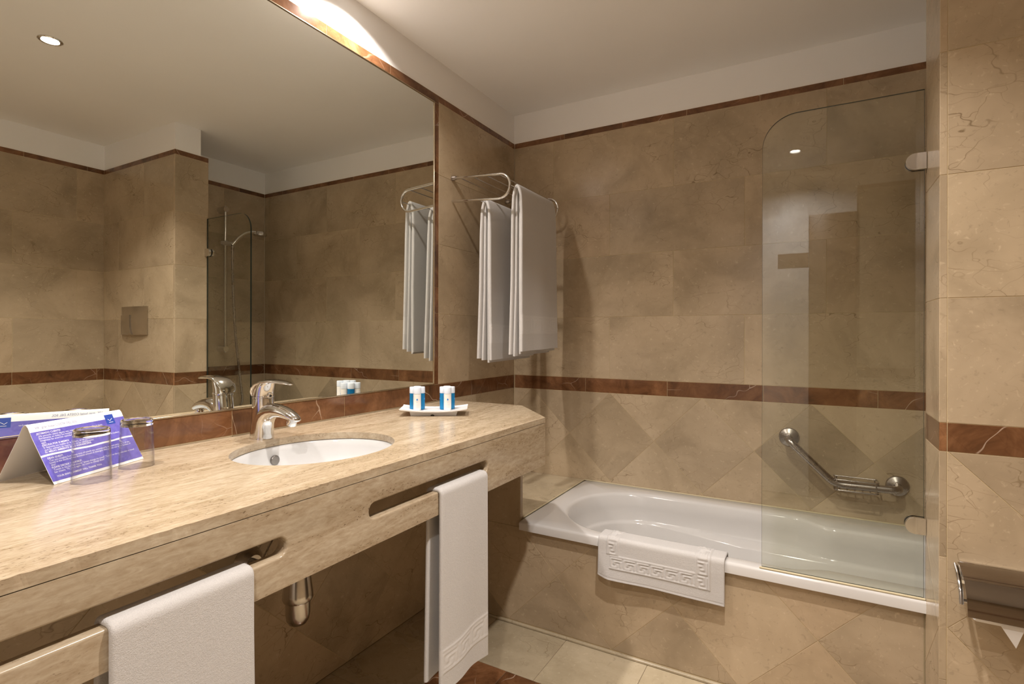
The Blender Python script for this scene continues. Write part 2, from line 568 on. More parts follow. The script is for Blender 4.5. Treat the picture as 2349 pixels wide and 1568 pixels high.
Z_STRIP1, Z_STRIP0 = 2.172, 2.1445
ROWS = [(1.831, 2.1445), (1.531, 1.831), (1.2305, 1.531), (0.927, 1.2305)]   # top row first
Z_B1, Z_B0 = 0.927, 0.857
RIM = 0.415

def tiled_face(parent, fr, u0, u1, odd, even, band, strip, rows=True):
    for k, (a, b) in enumerate(ROWS):
        rect_tiles('marble_tile', fr, u0, u1, a, b, odd if k % 2 == 0 else even, CREAM, parent)
    rect_tiles('red_band_tile', fr, u0, u1, Z_B0, Z_B1, band, RED, parent)
    rect_tiles('red_strip_tile', fr, u0, u1, Z_STRIP0, Z_STRIP1, strip, RED, parent)

def wall_slab(name, fr, u0, u1, z0, z1, thick=0.10, face=-0.0045):
    V = [fr.at(a, b, dd) for dd in (face, -thick) for a, b in ((u0, z0), (u1, z0), (u1, z1), (u0, z1))]
    F = [[0, 1, 2, 3], [7, 6, 5, 4]] + [[i, i + 4, (i + 1) % 4 + 4, (i + 1) % 4] for i in range(4)]
    o = mk(name, V, F, PLASTER)
    o['kind'] = 'structure'
    return o

XR, YR = 2.48, -3.2          # far right wall, wall behind the camera
XP, YP = 1.68, -0.862        # partition pier: left face, front face
XS = 2.107                   # shower end wall
YT = -0.67                   # bath front panel

# ------------------------------------------------------------------ room shell
floor = mk('floor', [(-0.1, YR - 0.1, -0.004), (XR + 0.1, YR - 0.1, -0.004), (XR + 0.1, 0.1, -0.004), (-0.1, 0.1, -0.004),
                     (-0.1, YR - 0.1, -0.1), (XR + 0.1, YR - 0.1, -0.1), (XR + 0.1, 0.1, -0.1), (-0.1, 0.1, -0.1)],
           [[0, 1, 2, 3], [7, 6, 5, 4], [0, 4, 5, 1], [1, 5, 6, 2], [2, 6, 7, 3], [3, 7, 4, 0]], FGROUT)
floor['kind'] = 'structure'
FF = Frame((0, 0, 0), (1, 0, 0), (0, 1, 0))
grout(FF, 0, XR, YR, -0.665, floor, FGROUT)
yb0, yb1 = -0.949, -1.150
xb0, xb1 = 0.306, 0.507
xe0, xe1 = 1.975, 2.176
rect_tiles('floor_tile', FF, 0, XP, yb0, -0.668, steps(0.304, 0.3045, 0, 3), FLOORM, floor)
rect_tiles('floor_tile', FF, XP, XR, yb0, -0.868, steps(0.304, 0.3045, 0, 3), FLOORM, floor)
yy = [yb0 - 0.3055 * k for k in range(9)]
for a, b in zip(yy, yy[1:]):
    b = max(b, YR + 0.001)
    if a <= b: break
    rect_tiles('floor_tile', FF, 0, xb0, b, a, [], FLOORM, floor)
    rect_tiles('floor_tile', FF, xe1, XR, b, a, [], FLOORM, floor)
rect_tiles('red_floor_tile', FF, xb0, xe1, yb1, yb0, [xb1, xe0] + steps(0.62, 0.41, 0.55, 1.95), RED, floor)
yy = [yb1 - 0.41 * k for k in range(7)]
for a, b in zip(yy, yy[1:]):
    b = max(b, YR + 0.001)
    if a <= b: break
    rect_tiles('red_floor_tile', FF, xb0, xb1, b, a, [], RED, floor)
    rect_tiles('red_floor_tile', FF, xe0, xe1, b, a, [], RED, floor)
yy = [yb1 - 0.4145 * k for k in range(7)]
for a, b in zip(yy, yy[1:]):
    b = max(b, YR + 0.001)
    if a <= b: break
    rect_tiles('floor_tile', FF, xb1, xe0, b, a, steps(xb1, 0.4145, 0, 2.05), FLOORM, floor)

ceil = box('ceiling', (-0.1, YR - 0.1, CEIL), (XR + 0.1, 0.1, CEIL + 0.1), PLASTER); ceil['kind'] = 'structure'

# left wall (mirror wall)
FL = Frame((0, 0, 0), (0, 1, 0), (0, 0, 1))
wl = wall_slab('wall_left', FL, YR, 0.1, 0, CEIL)
grout(FL, YR, 0, 0, Z_STRIP1, wl, d=-0.0032)
grout(FL, -0.70, 0, 0, Z_STRIP1, wl)
grout(FL, YR, -0.70, 0, 0.927, wl)
grout(FL, YR, -0.70, 2.132, Z_STRIP1, wl)
for k, (a, b) in enumerate(ROWS):
    rect_tiles('marble_tile', FL, -0.667, 0, a, b, [-0.358] if k % 2 == 0 else [-0.049], CREAM, wl)
rect_tiles('red_band_tile', FL, YR, 0, Z_B0, Z_B1, steps(-0.373, 0.4105, YR, 0), RED, wl)
rect_tiles('red_strip_tile', FL, -0.667, 0, Z_STRIP0, Z_STRIP1, steps(-0.0525, 0.3055, YR, 0), RED, wl)
rect_tiles('red_strip_tile', FL, YR, -0.667, 2.136, Z_STRIP1, steps(-0.0525, 0.3055, YR, 0), RED, wl)
zj = [0.927, 1.232, 1.345, 1.534, 1.838, 2.136]
for a, b in zip(zj, zj[1:]):
    tile('red_strip_tile', FL, [(-0.697, a), (-0.667, a), (-0.667, b), (-0.697, b)], RED, wl)
diag_tiles(FL, YR, 0, 0, Z_B0, -0.75, 0.0, 0.214, CREAM, wl)

# back wall (along the bath)
FB = Frame((0, 0, 0), (1, 0, 0), (0, 0, 1))
wb = wall_slab('wall_back', FB, -0.1, XS + 0.1, 0, CEIL)
grout(FB, 0, XS, 0.3, Z_STRIP1, wb)
tiled_face(wb, FB, 0.002, XS, steps(0.233, 0.611, 0, 3), steps(0.537, 0.611, 0, 3), steps(0.412, 0.4055, 0, 3), steps(0.294, 0.3045, 0, 3))
diag_tiles(FB, 0.002, XS, RIM - 0.03, Z_B0, 0.972, Z_B0, 0.2155, CREAM, wb)

# shower end wall
FS = Frame((XS, 0, 0), (0, -1, 0), (0, 0, 1))
ws = wall_slab('wall_shower', FS, -0.1, 0.70, 0, CEIL)
grout(FS, 0, 0.672, 0.3, Z_STRIP1, ws)
tiled_face(ws, FS, 0.002, 0.672, [0.31], [0.615], [0.405], steps(0.2, 0.305, 0, 1))
diag_tiles(FS, 0.002, 0.672, RIM - 0.03, Z_B0, 0.215, Z_B0, 0.2155, CREAM, ws)

# partition pier between bath and toilet niche
FPf = Frame((0, YP, 0), (1, 0, 0), (0, 0, 1))
FPl = Frame((XP, 0, 0), (0, -1, 0), (0, 0, 1))
g1 = box_geo((XP + 0.0045, YP + 0.0045, 0), (XR + 0.1, -0.6745, Z_STRIP1 - 0.002))
g2 = box_geo((XP + 0.0045, YP + 0.0045, Z_STRIP1 - 0.002), (XR + 0.1, -0.716, CEIL))
wp = mk('wall_partition', *join_geo([g1, g2]), PLASTER); wp['kind'] = 'structure'
grout(FPf, XP + 0.001, XR, 0, Z_STRIP1, wp)
grout(FPl, 0.6745, 0.861, 0, Z_STRIP1, wp)
odd, even = [2.004], [2.297]
for k, (a, b) in enumerate(ROWS):
    rect_tiles('marble_tile', FPf, 1.6955, XR, a, b, odd if k % 2 == 0 else even, CREAM, wp)
    tile('edge_tile', FPf, [(XP, a), (1.6955, a), (1.6955, b), (XP, b)], CREAM, wp)
    tile('marble_tile', FPl, [(0.673, a), (0.862, a), (0.862, b), (0.673, b)], CREAM, wp)
for (z0, z1, mt, nm) in ((Z_B0, Z_B1, RED, 'red_band_tile'), (Z_STRIP0, Z_STRIP1, RED, 'red_strip_tile')):
    rect_tiles(nm, FPf, 1.6955, XR, z0, z1, [2.074] if z0 < 1 else steps(1.85, 0.305, 1.7, 2.5), mt, wp)
    tile(nm, FPf, [(XP, z0), (1.6955, z0), (1.6955, z1), (XP, z1)], mt, wp)
    tile(nm, FPl, [(0.673, z0), (0.862, z0), (0.862, z1), (0.673, z1)], mt, wp)
diag_tiles(FPf, 1.6955, XR, 0, Z_B0, 1.697, Z_B0, 0.2145, CREAM, wp)
diag_tiles(FPl, 0.673, 0.862, 0, Z_B0, 0.862, Z_B0, 0.2145, CREAM, wp)
for a, b in ((0, 0.16), (0.16, 0.30), (0.30, 0.60), (0.60, Z_B0)):
    tile('edge_tile', FPf, [(XP, a), (1.6955, a), (1.6955, b), (XP, b)], CREAM, wp)

# right wall of the toilet niche
FR = Frame((XR, 0, 0), (0, -1, 0), (0, 0, 1))
wr = wall_slab('wall_right', FR, 0.80, -YR, 0, CEIL)
grout(FR, 0.80, -YR, 0, Z_STRIP1, wr)
tiled_face(wr, FR, 0.862, -YR, steps(1.003, 0.611, 0, 4), steps(1.303, 0.611, 0, 4), steps(1.304, 0.4055, 0, 4), steps(0.95, 0.3045, 0, 4))
diag_tiles(FR, 0.862, -YR, 0, Z_B0, 0.862, Z_B0, 0.2145, CREAM, wr)

# wall behind the camera, with the white door
FD = Frame((0, YR, 0), (-1, 0, 0), (0, 0, 1))
wd = wall_slab('wall_front', FD, -XR - 0.1, 0.1, 0, CEIL)
for (u0, u1) in ((-0.50, 0.0), (-XR, -1.664)):
    grout(FD, u0, u1, 0, Z_STRIP1, wd)
    tiled_face(wd, FD, u0, u1, steps(-0.3, 0.611, -3, 0), steps(0.0, 0.611, -3, 0), steps(-0.2, 0.4055, -3, 0), steps(-0.1, 0.3045, -3, 0))
    diag_tiles(FD, u0, u1, 0, Z_B0, 0, Z_B0, 0.2145, CREAM, wd)
dr = box('door_1', (0.50, YR - 0.004, 0.0), (1.662, YR + 0.012, 2.19), WHITEP, None, 0.002); dr['kind'] = 'structure'
box('door_leaf', (0.57, YR + 0.012, 0.01), (1.374, YR + 0.035, 2.0), WHITEP, dr, 0.003)
box('side_panel', (1.376, YR + 0.012, 0.01), (1.662, YR + 0.022, 1.995), WOODP, dr, 0.002)
box('door_vent', (1.178, YR + 0.035, 1.63), (1.372, YR + 0.040, 1.73), WOODP, dr, 0.002)
lathe('door_knob', [(0.0, 0.105), (0.02, 0.10), (0.026, 0.085), (0.018, 0.065), (0.010, 0.055), (0.010, 0.04), (0.022, 0.038), (0.022, 0.034)], (0.66, YR, 1.0), CHROME, dr, 'Y', 20)

# bath front panel and support panel under the vanity end
FT = Frame((0, YT, 0), (1, 0, 0), (0, 0, 1))
wt = wall_slab('wall_bath_front', FT, 0, XP, 0, 0.380, 0.02)
grout(FT, 0, XP, 0, 0.383, wt)
diag_tiles(FT, 0.001, XP - 0.001, 0.011, 0.384, 0.354, 0.010, 0.214, CREAM, wt)
ps = wall_slab('wall_vanity_support', FT, 0, 0.405, 0.384, 0.836, 0.02)
grout(FT, 0, 0.405, 0.384, 0.836, ps)
rect_tiles('marble_tile', FT, 0.0, 0.405, 0.384, 0.836, [], CREAM, ps)
FPe = Frame((0.407, 0, 0), (0, 1, 0), (0, 0, 1))
tile('edge_tile', FPe, [(YT - 0.0, 0.384), (YT + 0.02, 0.384), (YT + 0.02, 0.836), (YT, 0.836)], CREAM, ps)
bt = mk('baseboard_bath', *box_geo((0.0, YT - 0.012, 0.0), (XP, YT - 0.0002, 0.010), 0.0025, 1), FLOORM); bt['kind'] = 'structure'
# marble ledge between wall and bath
lg = box('wall_ledge', (0.0, -0.648, 0.02), (0.405, -0.001, RIM - 0.006), GROUT); lg['kind'] = 'structure'
FLg = Frame((0, 0, RIM + 0.001), (1, 0, 0), (0, 1, 0))
tile('marble_slab', FLg, [(0.001, -0.649), (0.406, -0.649), (0.406, -0.001), (0.001, -0.001)], FLOORM, lg, 0.0, 0.006)

# ------------------------------------------------------------------ ceiling downlights
for i, (nm, (lx, ly), watt, spread, lab) in enumerate(LAMPS):
    e = empty(nm, (lx, ly, CEIL), lab, 'downlight', 'recessed ceiling downlights')
    lathe('trim_ring', [(0.030, -0.001), (0.030, -0.004), (0.036, -0.006), (0.041, -0.003), (0.041, 0.0), (0.034, 0.0)], (lx, ly, CEIL), CHROME, e, 'Z', 40, closed=True)
    em = bpy.data.materials.get('lamp_glow')
    if em is None:
        em, nt, b = newmat('lamp_glow')
        b.inputs['Base Color'].default_value = (1, 1, 1, 1)
        b.inputs['Emission Color'].default_value = (1.0, 0.95, 0.88, 1); b.inputs['Emission Strength'].default_value = 9.0
    lathe('bulb_lens', [(0.0, -0.0035), (0.018, -0.0032), (0.0295, -0.001), (0.0295, 0.0)], (lx, ly, CEIL), em, e, 'Z', 32)
    ld = bpy.data.lights.new('downlight_disc', 'AREA'); ld.shape = 'DISK'; ld.size = 0.056
    ld.energy = watt; ld.color = LAMP_COL; ld.spread = math.radians(spread)
    lo = bpy.data.objects.new('downlight_disc', ld); COL.objects.link(lo)
    lo.parent = e; lo.location = (0, 0, -0.0045)

# ------------------------------------------------------------------ mirror
mir = empty('wall_mirror', (0, -1.9, 0.93), 'large frameless wall mirror with thin brass edge above the vanity', 'mirror')
my0, my1, mz0, mz1 = -2.98, -0.7025, 0.932, 2.131
box('mirror_glass', (-0.003, my0, mz0), (0.0005, my1, mz1), MIRROR, mir)
fwid = 0.0045
fparts = [((-0.003, my0 - fwid, mz0 - fwid), (0.004, my1 + fwid, mz0)), ((-0.003, my0 - fwid, mz1), (0.004, my1 + fwid, mz1 + fwid)),
          ((-0.003, my1, mz0), (0.004, my1 + fwid, mz1)), ((-0.003, my0 - fwid, mz0), (0.004, my0, mz1))]
for a, b in fparts:
    box('edge_profile', a, b, BRASS, mir, 0.0012, 1)

# ------------------------------------------------------------------ vanity
CT, CB = 0.853, 0.835            # slab top and underside
ZA0, ZA1 = 0.690, 0.8335         # apron
SX, SY, SA, SB = 0.310, -1.574, 0.177, 0.210
VY0 = -2.86
van = empty('vanity_counter', (0.3, -1.7, CB), 'beige travertine vanity counter with slotted towel-rail apron', 'vanity')
chips = {}
rc = random.Random(3)
yfront = [VY0 + (-0.843 - VY0) * i / 420 for i in range(421)]
chip = [0.0] * 421
for _ in range(75):
    c = rc.randrange(5, 415); a = rc.choice([0.0006, 0.0008, 0.001, 0.0014, 0.0026]); w = rc.choice([1, 1, 2, 2])
    for j in range(-w, w + 1): chip[c + j] = max(chip[c + j], a * (1 - abs(j) / (w + 1)))
outer = [(0.60, y) for y in yfront] + [(0.377, -0.602), (0.003, -0.602), (0.003, VY0)]
hole = [(SX + SA * cos(2 * pi * k / 96), SY + SB * sin(2 * pi * k / 96)) for k in range(96)]
idx = {round(y, 6): i for i, y in enumerate(yfront)}
def c3(a, b, d):
    if d > 0.84 and abs(a - 0.60) < 1e-6:
        return (a - chip[idx[round(b, 6)]], b, d)
    return (a, b, d)
V, F = prism_geo(outer, [hole], c3, CB, CT)
top_o = mk('stone_top', V, F, TRAV, van)

def stadium(y0, y1, z0, z1, n=12):
    r = (z1 - z0) / 2; zc = (z0 + z1) / 2
    return arc(y1 - r, zc, r, -pi / 2, pi / 2, n) + arc(y0 + r, zc, r, pi / 2, 3 * pi / 2, n)
slotR = stadium(-1.689, -1.215, 0.744, 0.784)
slotL = stadium(-2.44, -1.884, 0.744, 0.784)
ap_out = [(VY0, ZA0), (-0.845, ZA0), (-0.845, ZA1), (VY0, ZA1)]
def apron_geo(outl, slots, xb, xf, rnd=0.004):
    V, F = [], []
    def ring(pts, x):
        i0 = len(V); V.extend((x, p[0], p[1]) for p in pts); return list(range(i0, i0 + len(pts)))
    def offset(args, d):
        y0, y1, z0, z1 = args
        return stadium(y0 - d, y1 + d, z0 - d, z1 + d)
    for x, d in ((xf, rnd), (xb, 0.0)):
        loops = [outl] + [offset(a_, d) for a_ in slots]
        ids = [ring(l, x) for l in loops]; flat = [i for l in ids for i in l]
        tr_ = tessellate_polygon([[Vector((p[0], p[1], 0)) for p in l] for l in loops])
        F.extend([flat[i] for i in t] for t in tr_)
        if x == xf: front = ids
        else: back = ids
    n_ = len(outl)
    for i in range(n_): F.append([front[0][i], front[0][(i + 1) % n_], back[0][(i + 1) % n_], back[0][i]])
    for k, a_ in enumerate(slots):
        prev = front[k + 1]
        for t in (pi / 8, pi / 4, 3 * pi / 8, pi / 2):
            cur = ring(offset(a_, rnd * (1 - sin(t))), xf - rnd * (1 - cos(t)))
            m_ = len(cur)
            F.extend([prev[i], prev[(i + 1) % m_], cur[(i + 1) % m_], cur[i]] for i in range(m_))
            prev = cur
        F.extend([prev[i], prev[(i + 1) % m_], back[k + 1][(i + 1) % m_], back[k + 1][i]] for i in range(m_))
    return V, F
mk('apron_front', *apron_geo(ap_out, [(-1.686, -1.218, 0.747, 0.781), (-2.437, -1.887, 0.747, 0.781)], 0.575, 0.6005), TRAV, van, True, 45)
# apron return along the chamfer
ch = [(0.599, -0.8445), (0.377, -0.604), (0.358, -0.6215), (0.578, -0.858)]
mk('apron_return', *prism_geo(ch, [], lambda a, b, d: (a, b, d), ZA0, ZA1), TRAV, van)

# ------------------------------------------------------------------ wash basin
bas = empty('wash_basin', (SX, SY, 0.66), 'white oval undermount basin set into the travertine counter', 'sink')
def ell(ax, ay, z, cx=SX, cy=SY, n=64):
    return [(cx + ax * cos(2 * pi * k / n), cy + ay * sin(2 * pi * k / n), z) for k in range(n)]
rings = [ell(SA + 0.018, SB + 0.018, 0.828), ell(SA + 0.018, SB + 0.018, 0.8345), ell(SA + 0.004, SB + 0.004, 0.8345)]
prof = [(0.995, 0.830), (0.985, 0.815), (0.96, 0.79), (0.90, 0.757), (0.80, 0.73), (0.64, 0.708), (0.42, 0.696), (0.2, 0.691), (0.12, 0.690)]
for f, z in prof: rings.append(ell(SA * f, SB * f, z, SX - 0.03 * (1 - f)))
inn = len(rings)
outp = [(0.13, 0.678), (0.2, 0.679), (0.44, 0.684), (0.67, 0.697), (0.84, 0.72), (0.94, 0.75), (1.0, 0.785), (1.03, 0.82)]
for f, z in outp: rings.append(ell(SA * f, SB * f, z, SX - 0.03 * (1 - min(f, 1))))
rings.append(rings[0])
mk('bowl', *loft_geo(rings, False, False), CERAM, bas, True, 60)
lathe('drain', [(0.0, 0.0), (0.012, 0.001), (0.020, 0.002), (0.022, -0.001), (0.022, -0.03)], (SX - 0.027, SY, 0.691), CHROME, bas, 'Z', 28)
# overflow cap on the rear inner wall of the bowl
ofc = (SX - SA * 0.968 + 0.001, SY + 0.002, 0.797)
lathe('overflow_cap', [(0.0135, -0.002), (0.0135, 0.002), (0.0115, 0.004), (0.004, 0.0045), (0.0, 0.004)], ofc, DSTEEL, bas, 'X', 24)

# ------------------------------------------------------------------ mixer tap
FX, FY = 0.088, SY
tap = empty('mixer_tap', (FX, FY, CT), 'chrome single-lever mixer tap standing behind the oval basin', 'faucet')
def T(x, z, y=0.0): return (x, FY + y, CT + z)
def ering(cx, cz, rx, ry, tilt=0.0, n=28):
    out = []
    for k in range(n):
        a = 2 * pi * k / n
        dx = rx * cos(a)
        out.append(T(cx + dx * cos(tilt), cz + dx * sin(tilt), ry * sin(a)))
    return out
rb = [ering(.087, 0.0, .0355, .029), ering(.087, .006, .0345, .0285), ering(.087, .03, .0318, .027), ering(.089, .055, .0300, .0265),
      ering(.091, .078, .0300, .0265), ering(.092, .096, .029, .0265, .05), ering(.093, .110, .0275, .026, .08)]
mk('tap_body', *loft_geo(rb), CHROME, tap, True, 60)
# one sweeping arch from the base into the spout: (x, z, tilt from level in degrees, half depth, half width)
ar = [(.0885, .001, 0, .0345, .0282), (.0890, .016, 0, .0335, .0275), (.0900, .032, 6, .0325, .0268), (.0935, .047, 20, .0310, .0264),
      (.1020, .061, 40, .0282, .0260), (.1150, .0715, 58, .0245, .0254), (.1320, .0778, 72, .0212, .0246), (.1520, .0800, 82, .0184, .0236),
      (.1740, .0788, 92, .0160, .0222), (.1960, .0745, 102, .0138, .0204), (.2140, .0688, 108, .0116, .0178), (.2280, .0635, 112, .0086, .0140),
      (.2360, .0602, 114, .0050, .0090), (.2385, .0592, 114, .0014, .0028)]
rings = []
for (x, z, tl_, rd, rw) in ar:
    t = math.radians(tl_)
    rings.append([T(x + rd * cos(q) * cos(t), z - rd * cos(q) * sin(t), rw * sin(q)) for q in [2 * pi * k / 32 for k in range(32)]])
spo = mk('spout', *loft_geo(rings), CHROME, tap, True, 75)
ax0 = Vector(T(.215, .066)); ax1 = Vector(T(.2095, .0445))
mk('aerator', *tube_geo([ax0, ax0.lerp(ax1, .5), ax0.lerp(ax1, .93), ax1], [.0125, .0125, .0125, .0112], 24), CHROME, spo, True, 40)
mk('aerator_mesh', *tube_geo([ax0.lerp(ax1, .97), ax0.lerp(ax1, 1.02)], .0095, 20), DARK, spo, True, 40)
mk('seam_ring', *loft_geo([ering(.093, .1095, .0255, .0245, .08), ering(.093, .111, .0292, .0275, .08), ering(.093, .115, .0292, .0275, .08), ering(.093, .1165, .0255, .0245, .08)]), CHROME, tap, True, 40)
hd = [ering(.093, .116, .0268, .0258, .08), ering(.095, .128, .0255, .025, .12), ering(.100, .140, .0240, .0245, .2), ering(.105, .149, .0225, .023, .22), ering(.108, .1545, .020, .020, .2)]
hub = mk('lever_hub', *loft_geo(hd), CHROME, tap, True, 60)
lp = [(.0675, .117), (.0690, .128), (.0755, .139), (.0890, .1490), (.1100, .1560), (.1380, .1590), (.1650, .1585), (.1900, .1560), (.2080, .1530)]
lt = [.004, .006, .007, .007, .0065, .006, .005, .004, .0015]
lw = [.020, .0245, .0268, .0272, .0255, .0225, .020, .0165, .007]
rings = []
for i, (x, z) in enumerate(lp):
    a = lp[max(i - 1, 0)]; b = lp[min(i + 1, len(lp) - 1)]
    d = Vector((b[0] - a[0], b[1] - a[1])).normalized(); nn = Vector((-d.y, d.x))
    rings.append([T(x + nn.x * lt[i] * cos(t), z + nn.y * lt[i] * cos(t), lw[i] * sin(t)) for t in [2 * pi * k / 24 for k in range(24)]])
mk('lever', *loft_geo(rings), CHROME, tap, True, 70)
mk('temperature_dot', *lathe_geo([(0.0, 0.0012), (0.0022, 0.001), (0.0026, 0.0)], T(.119, .135), 'X', 14), PORC, hub, True, 50)
hb = Vector(T(.125, .118))
mk('grub_screw_boss', *tube_geo([Vector(T(.108, .121)), Vector(T(.121, .119)), Vector(T(.124, .1185))], [.0085, .0085, .0065], 18), CHROME, hub, True, 40)
mk('screw_hole_shade', *tube_geo([Vector(T(.1235, .1187)), Vector(T(.1246, .1184))], .0036, 12), DARK, hub, True, 40)  # solid dark plug painting the shade inside the screw hole

# ------------------------------------------------------------------ waste trap under the basin
TX, TY = 0.240, -1.577
trp = empty('bottle_trap', (TX, TY, 0.379), 'dull chrome bottle trap hanging below the basin', 'drain trap')
lathe('trap_cup', [(0.0, 0.379), (0.012, 0.3805), (0.022, 0.386), (0.028, 0.396), (0.0305, 0.41), (0.0305, 0.452), (0.0, 0.453)], (TX, TY, 0), OLDCHROME, trp, 'Z', 32)
lathe('trap_collar', [(0.0, 0.446), (0.036, 0.446), (0.0385, 0.452), (0.0375, 0.465), (0.031, 0.515), (0.029, 0.53), (0.017, 0.536), (0.0, 0.536)], (TX, TY, 0), OLDCHROME, trp, 'Z', 32)
tube('tail_pipe', [(TX, TY, 0.53), (TX, TY, 0.60), (SX - 0.05, TY + 0.003, 0.66), (SX - 0.04, SY, 0.684)], 0.017, OLDCHROME, trp, 16)
tube('outlet_pipe', [(TX - 0.03, TY + 0.002, 0.487), (0.15, -1.568, 0.487), (0.004, -1.557, 0.487)], 0.0155, OLDCHROME, trp, 16)
lathe('wall_flange', [(0.018, 0.030), (0.024, 0.030), (0.034, 0.020), (0.042, 0.008), (0.045, 0.0005)], (0, -1.557, 0.487), OLDCHROME, trp, 'X', 36)
rod = empty('pop_up_linkage', (0.2, -1.62, 0.6), 'thin pop-up waste rod with black joint under the basin', 'plumbing')
tube('lift_rod', [(0.16, -1.640, 0.53), (0.33, -1.700, 0.690)], 0.0022, STEEL, rod, 8)
lathe('rod_joint', [(0.0, -0.011), (0.010, -0.009), (0.012, 0.0), (0.010, 0.009), (0.0, 0.011)], (0.33, -1.700, 0.690), DARK, rod, 'X', 14)
tube('cross_lever', [(0.33, -1.700, 0.692), (0.34, -1.62, 0.676), (0.30, -1.59, 0.668)], 0.003, DARK, rod, 8)

# ------------------------------------------------------------------ bath tub
tub = empty('bath_tub', (1.26, -0.35, 0.02), 'white acrylic bath tub built in behind the marble front', 'bathtub')
bx0, bx1, by0, by1 = 0.409, XS - 0.004, -0.692, -0.004
NR = 160
def rrect(x0, x1, y0, y1, z, rl, rr=None, n=NR, ins=None):
    """rounded rectangle, left corners radius rl, right corners rr, sampled by n points, constant angular order"""
    rr = rl if rr is None else rr
    cx, cy = (x0 + x1) / 2, (y0 + y1) / 2
    out = []
    for k in range(n):
        a = 2 * pi * k / n
        dx, dy = cos(a), sin(a)
        # direction ray scaled to the rectangle aspect for even spacing
        dx *= (x1 - x0) / 2; dy *= (y1 - y0) / 2
        r = rr if dx > 0 else rl
        r = min(r, (y1 - y0) / 2 - 1e-4)
        hx, hy = (x1 - x0) / 2, (y1 - y0) / 2
        lo, hi = 0.0, 3.0
        for _ in range(40):
            t = (lo + hi) / 2
            px, py = abs(dx * t), abs(dy * t)
            qx, qy = px - (hx - r), py - (hy - r)
            if qx > 0 and qy > 0: s = sqrt(qx * qx + qy * qy) - r
            else: s = max(px - hx, py - hy)
            if s > 0: hi = t
            else: lo = t
        x, y = cx + dx * lo, cy + dy * lo
        if ins: y = ins(x, y)
        out.append((x, y, z))
    return out
def sst(t):
    t = min(1.0, max(0.0, t)); return t * t * (3 - 2 * t)
def waist(amt):
    """the opening narrows towards the tap end"""
    def f(x, y):
        k = sst((x - 1.34) / 0.12) * amt
        return y - k if y > -0.36 else y + 0.6 * k
    return f
def arm(amt):
    """elbow shelf along both long sides"""
    def f(x, y):
        k = sst((x - 0.74) / 0.50) * amt
        return y - k if y > -0.36 else y + 0.6 * k
    return f
oz = RIM
rg = [rrect(bx0 + 0.01, bx1, by0 + 0.018, by1, oz - 0.036, 0.004), rrect(bx0, bx1, by0, by1, oz - 0.034, 0.008),
      rrect(bx0, bx1, by0, by1, oz - 0.009, 0.008), rrect(bx0 + 0.003, bx1 - 0.001, by0 + 0.003, by1 - 0.001, oz - 0.002, 0.008),
      rrect(bx0 + 0.009, bx1 - 0.004, by0 + 0.010, by1 - 0.004, oz, 0.01)]
ix0, ix1, iy0, iy1 = 0.505, 1.985, -0.634, -0.098
WA = waist(0.075)
rg += [rrect(ix0 - 0.012, ix1 + 0.012, iy0 - 0.012, iy1 + 0.012, oz, 0.26, 0.20, ins=WA),
       rrect(ix0 - 0.004, ix1 + 0.004, iy0 - 0.004, iy1 + 0.004, oz - 0.003, 0.26, 0.20, ins=WA),
       rrect(ix0 + 0.002, ix1 - 0.002, iy0 + 0.002, iy1 - 0.002, oz - 0.012, 0.26, 0.20, ins=WA),
       rrect(ix0 + 0.014, ix1 - 0.008, iy0 + 0.005, iy1 - 0.005, oz - 0.06, 0.26, 0.19, ins=WA),
       rrect(ix0 + 0.030, ix1 - 0.016, iy0 + 0.008, iy1 - 0.008, oz - 0.112, 0.26, 0.18, ins=WA),
       rrect(ix0 + 0.036, ix1 - 0.018, iy0 + 0.010, iy1 - 0.012, oz - 0.120, 0.26, 0.18, ins=WA),
       rrect(ix0 + 0.040, ix1 - 0.022, iy0 + 0.012, iy1 - 0.018, oz - 0.122, 0.26, 0.18, ins=arm(0.074)),
       rrect(ix0 + 0.044, ix1 - 0.026, iy0 + 0.014, iy1 - 0.022, oz - 0.130, 0.26, 0.18, ins=arm(0.078)),
       rrect(ix0 + 0.10, ix1 - 0.05, iy0 + 0.03, iy1 - 0.038, oz - 0.25, 0.22, 0.16, ins=arm(0.078)),
       rrect(ix0 + 0.18, ix1 - 0.075, iy0 + 0.055, iy1 - 0.06, oz - 0.345, 0.19, 0.14, ins=arm(0.070)),
       rrect(ix0 + 0.26, ix1 - 0.115, iy0 + 0.095, iy1 - 0.10, oz - 0.378, 0.15, 0.11, ins=arm(0.05)),
       rrect(ix0 + 0.42, ix1 - 0.22, iy0 + 0.18, iy1 - 0.18, oz - 0.385, 0.08, 0.06)]
mk('tub_shell', *loft_geo(rg, False, True), ACRYL, tub, True, 60)
# yellowed sealant beads
tube('wall_sealant', [(bx0, -0.0035, RIM + 0.001), (1.3, -0.0035, RIM + 0.001), (XS - 0.004, -0.0035, RIM + 0.0)], 0.0032, SEAL, tub, 8)
tube('ledge_sealant', [(bx0 - 0.001, YT + 0.02, RIM + 0.0005), (bx0 - 0.001, -0.3, RIM + 0.0005), (bx0 - 0.001, -0.006, RIM + 0.0005)], 0.0032, SEAL, tub, 8)

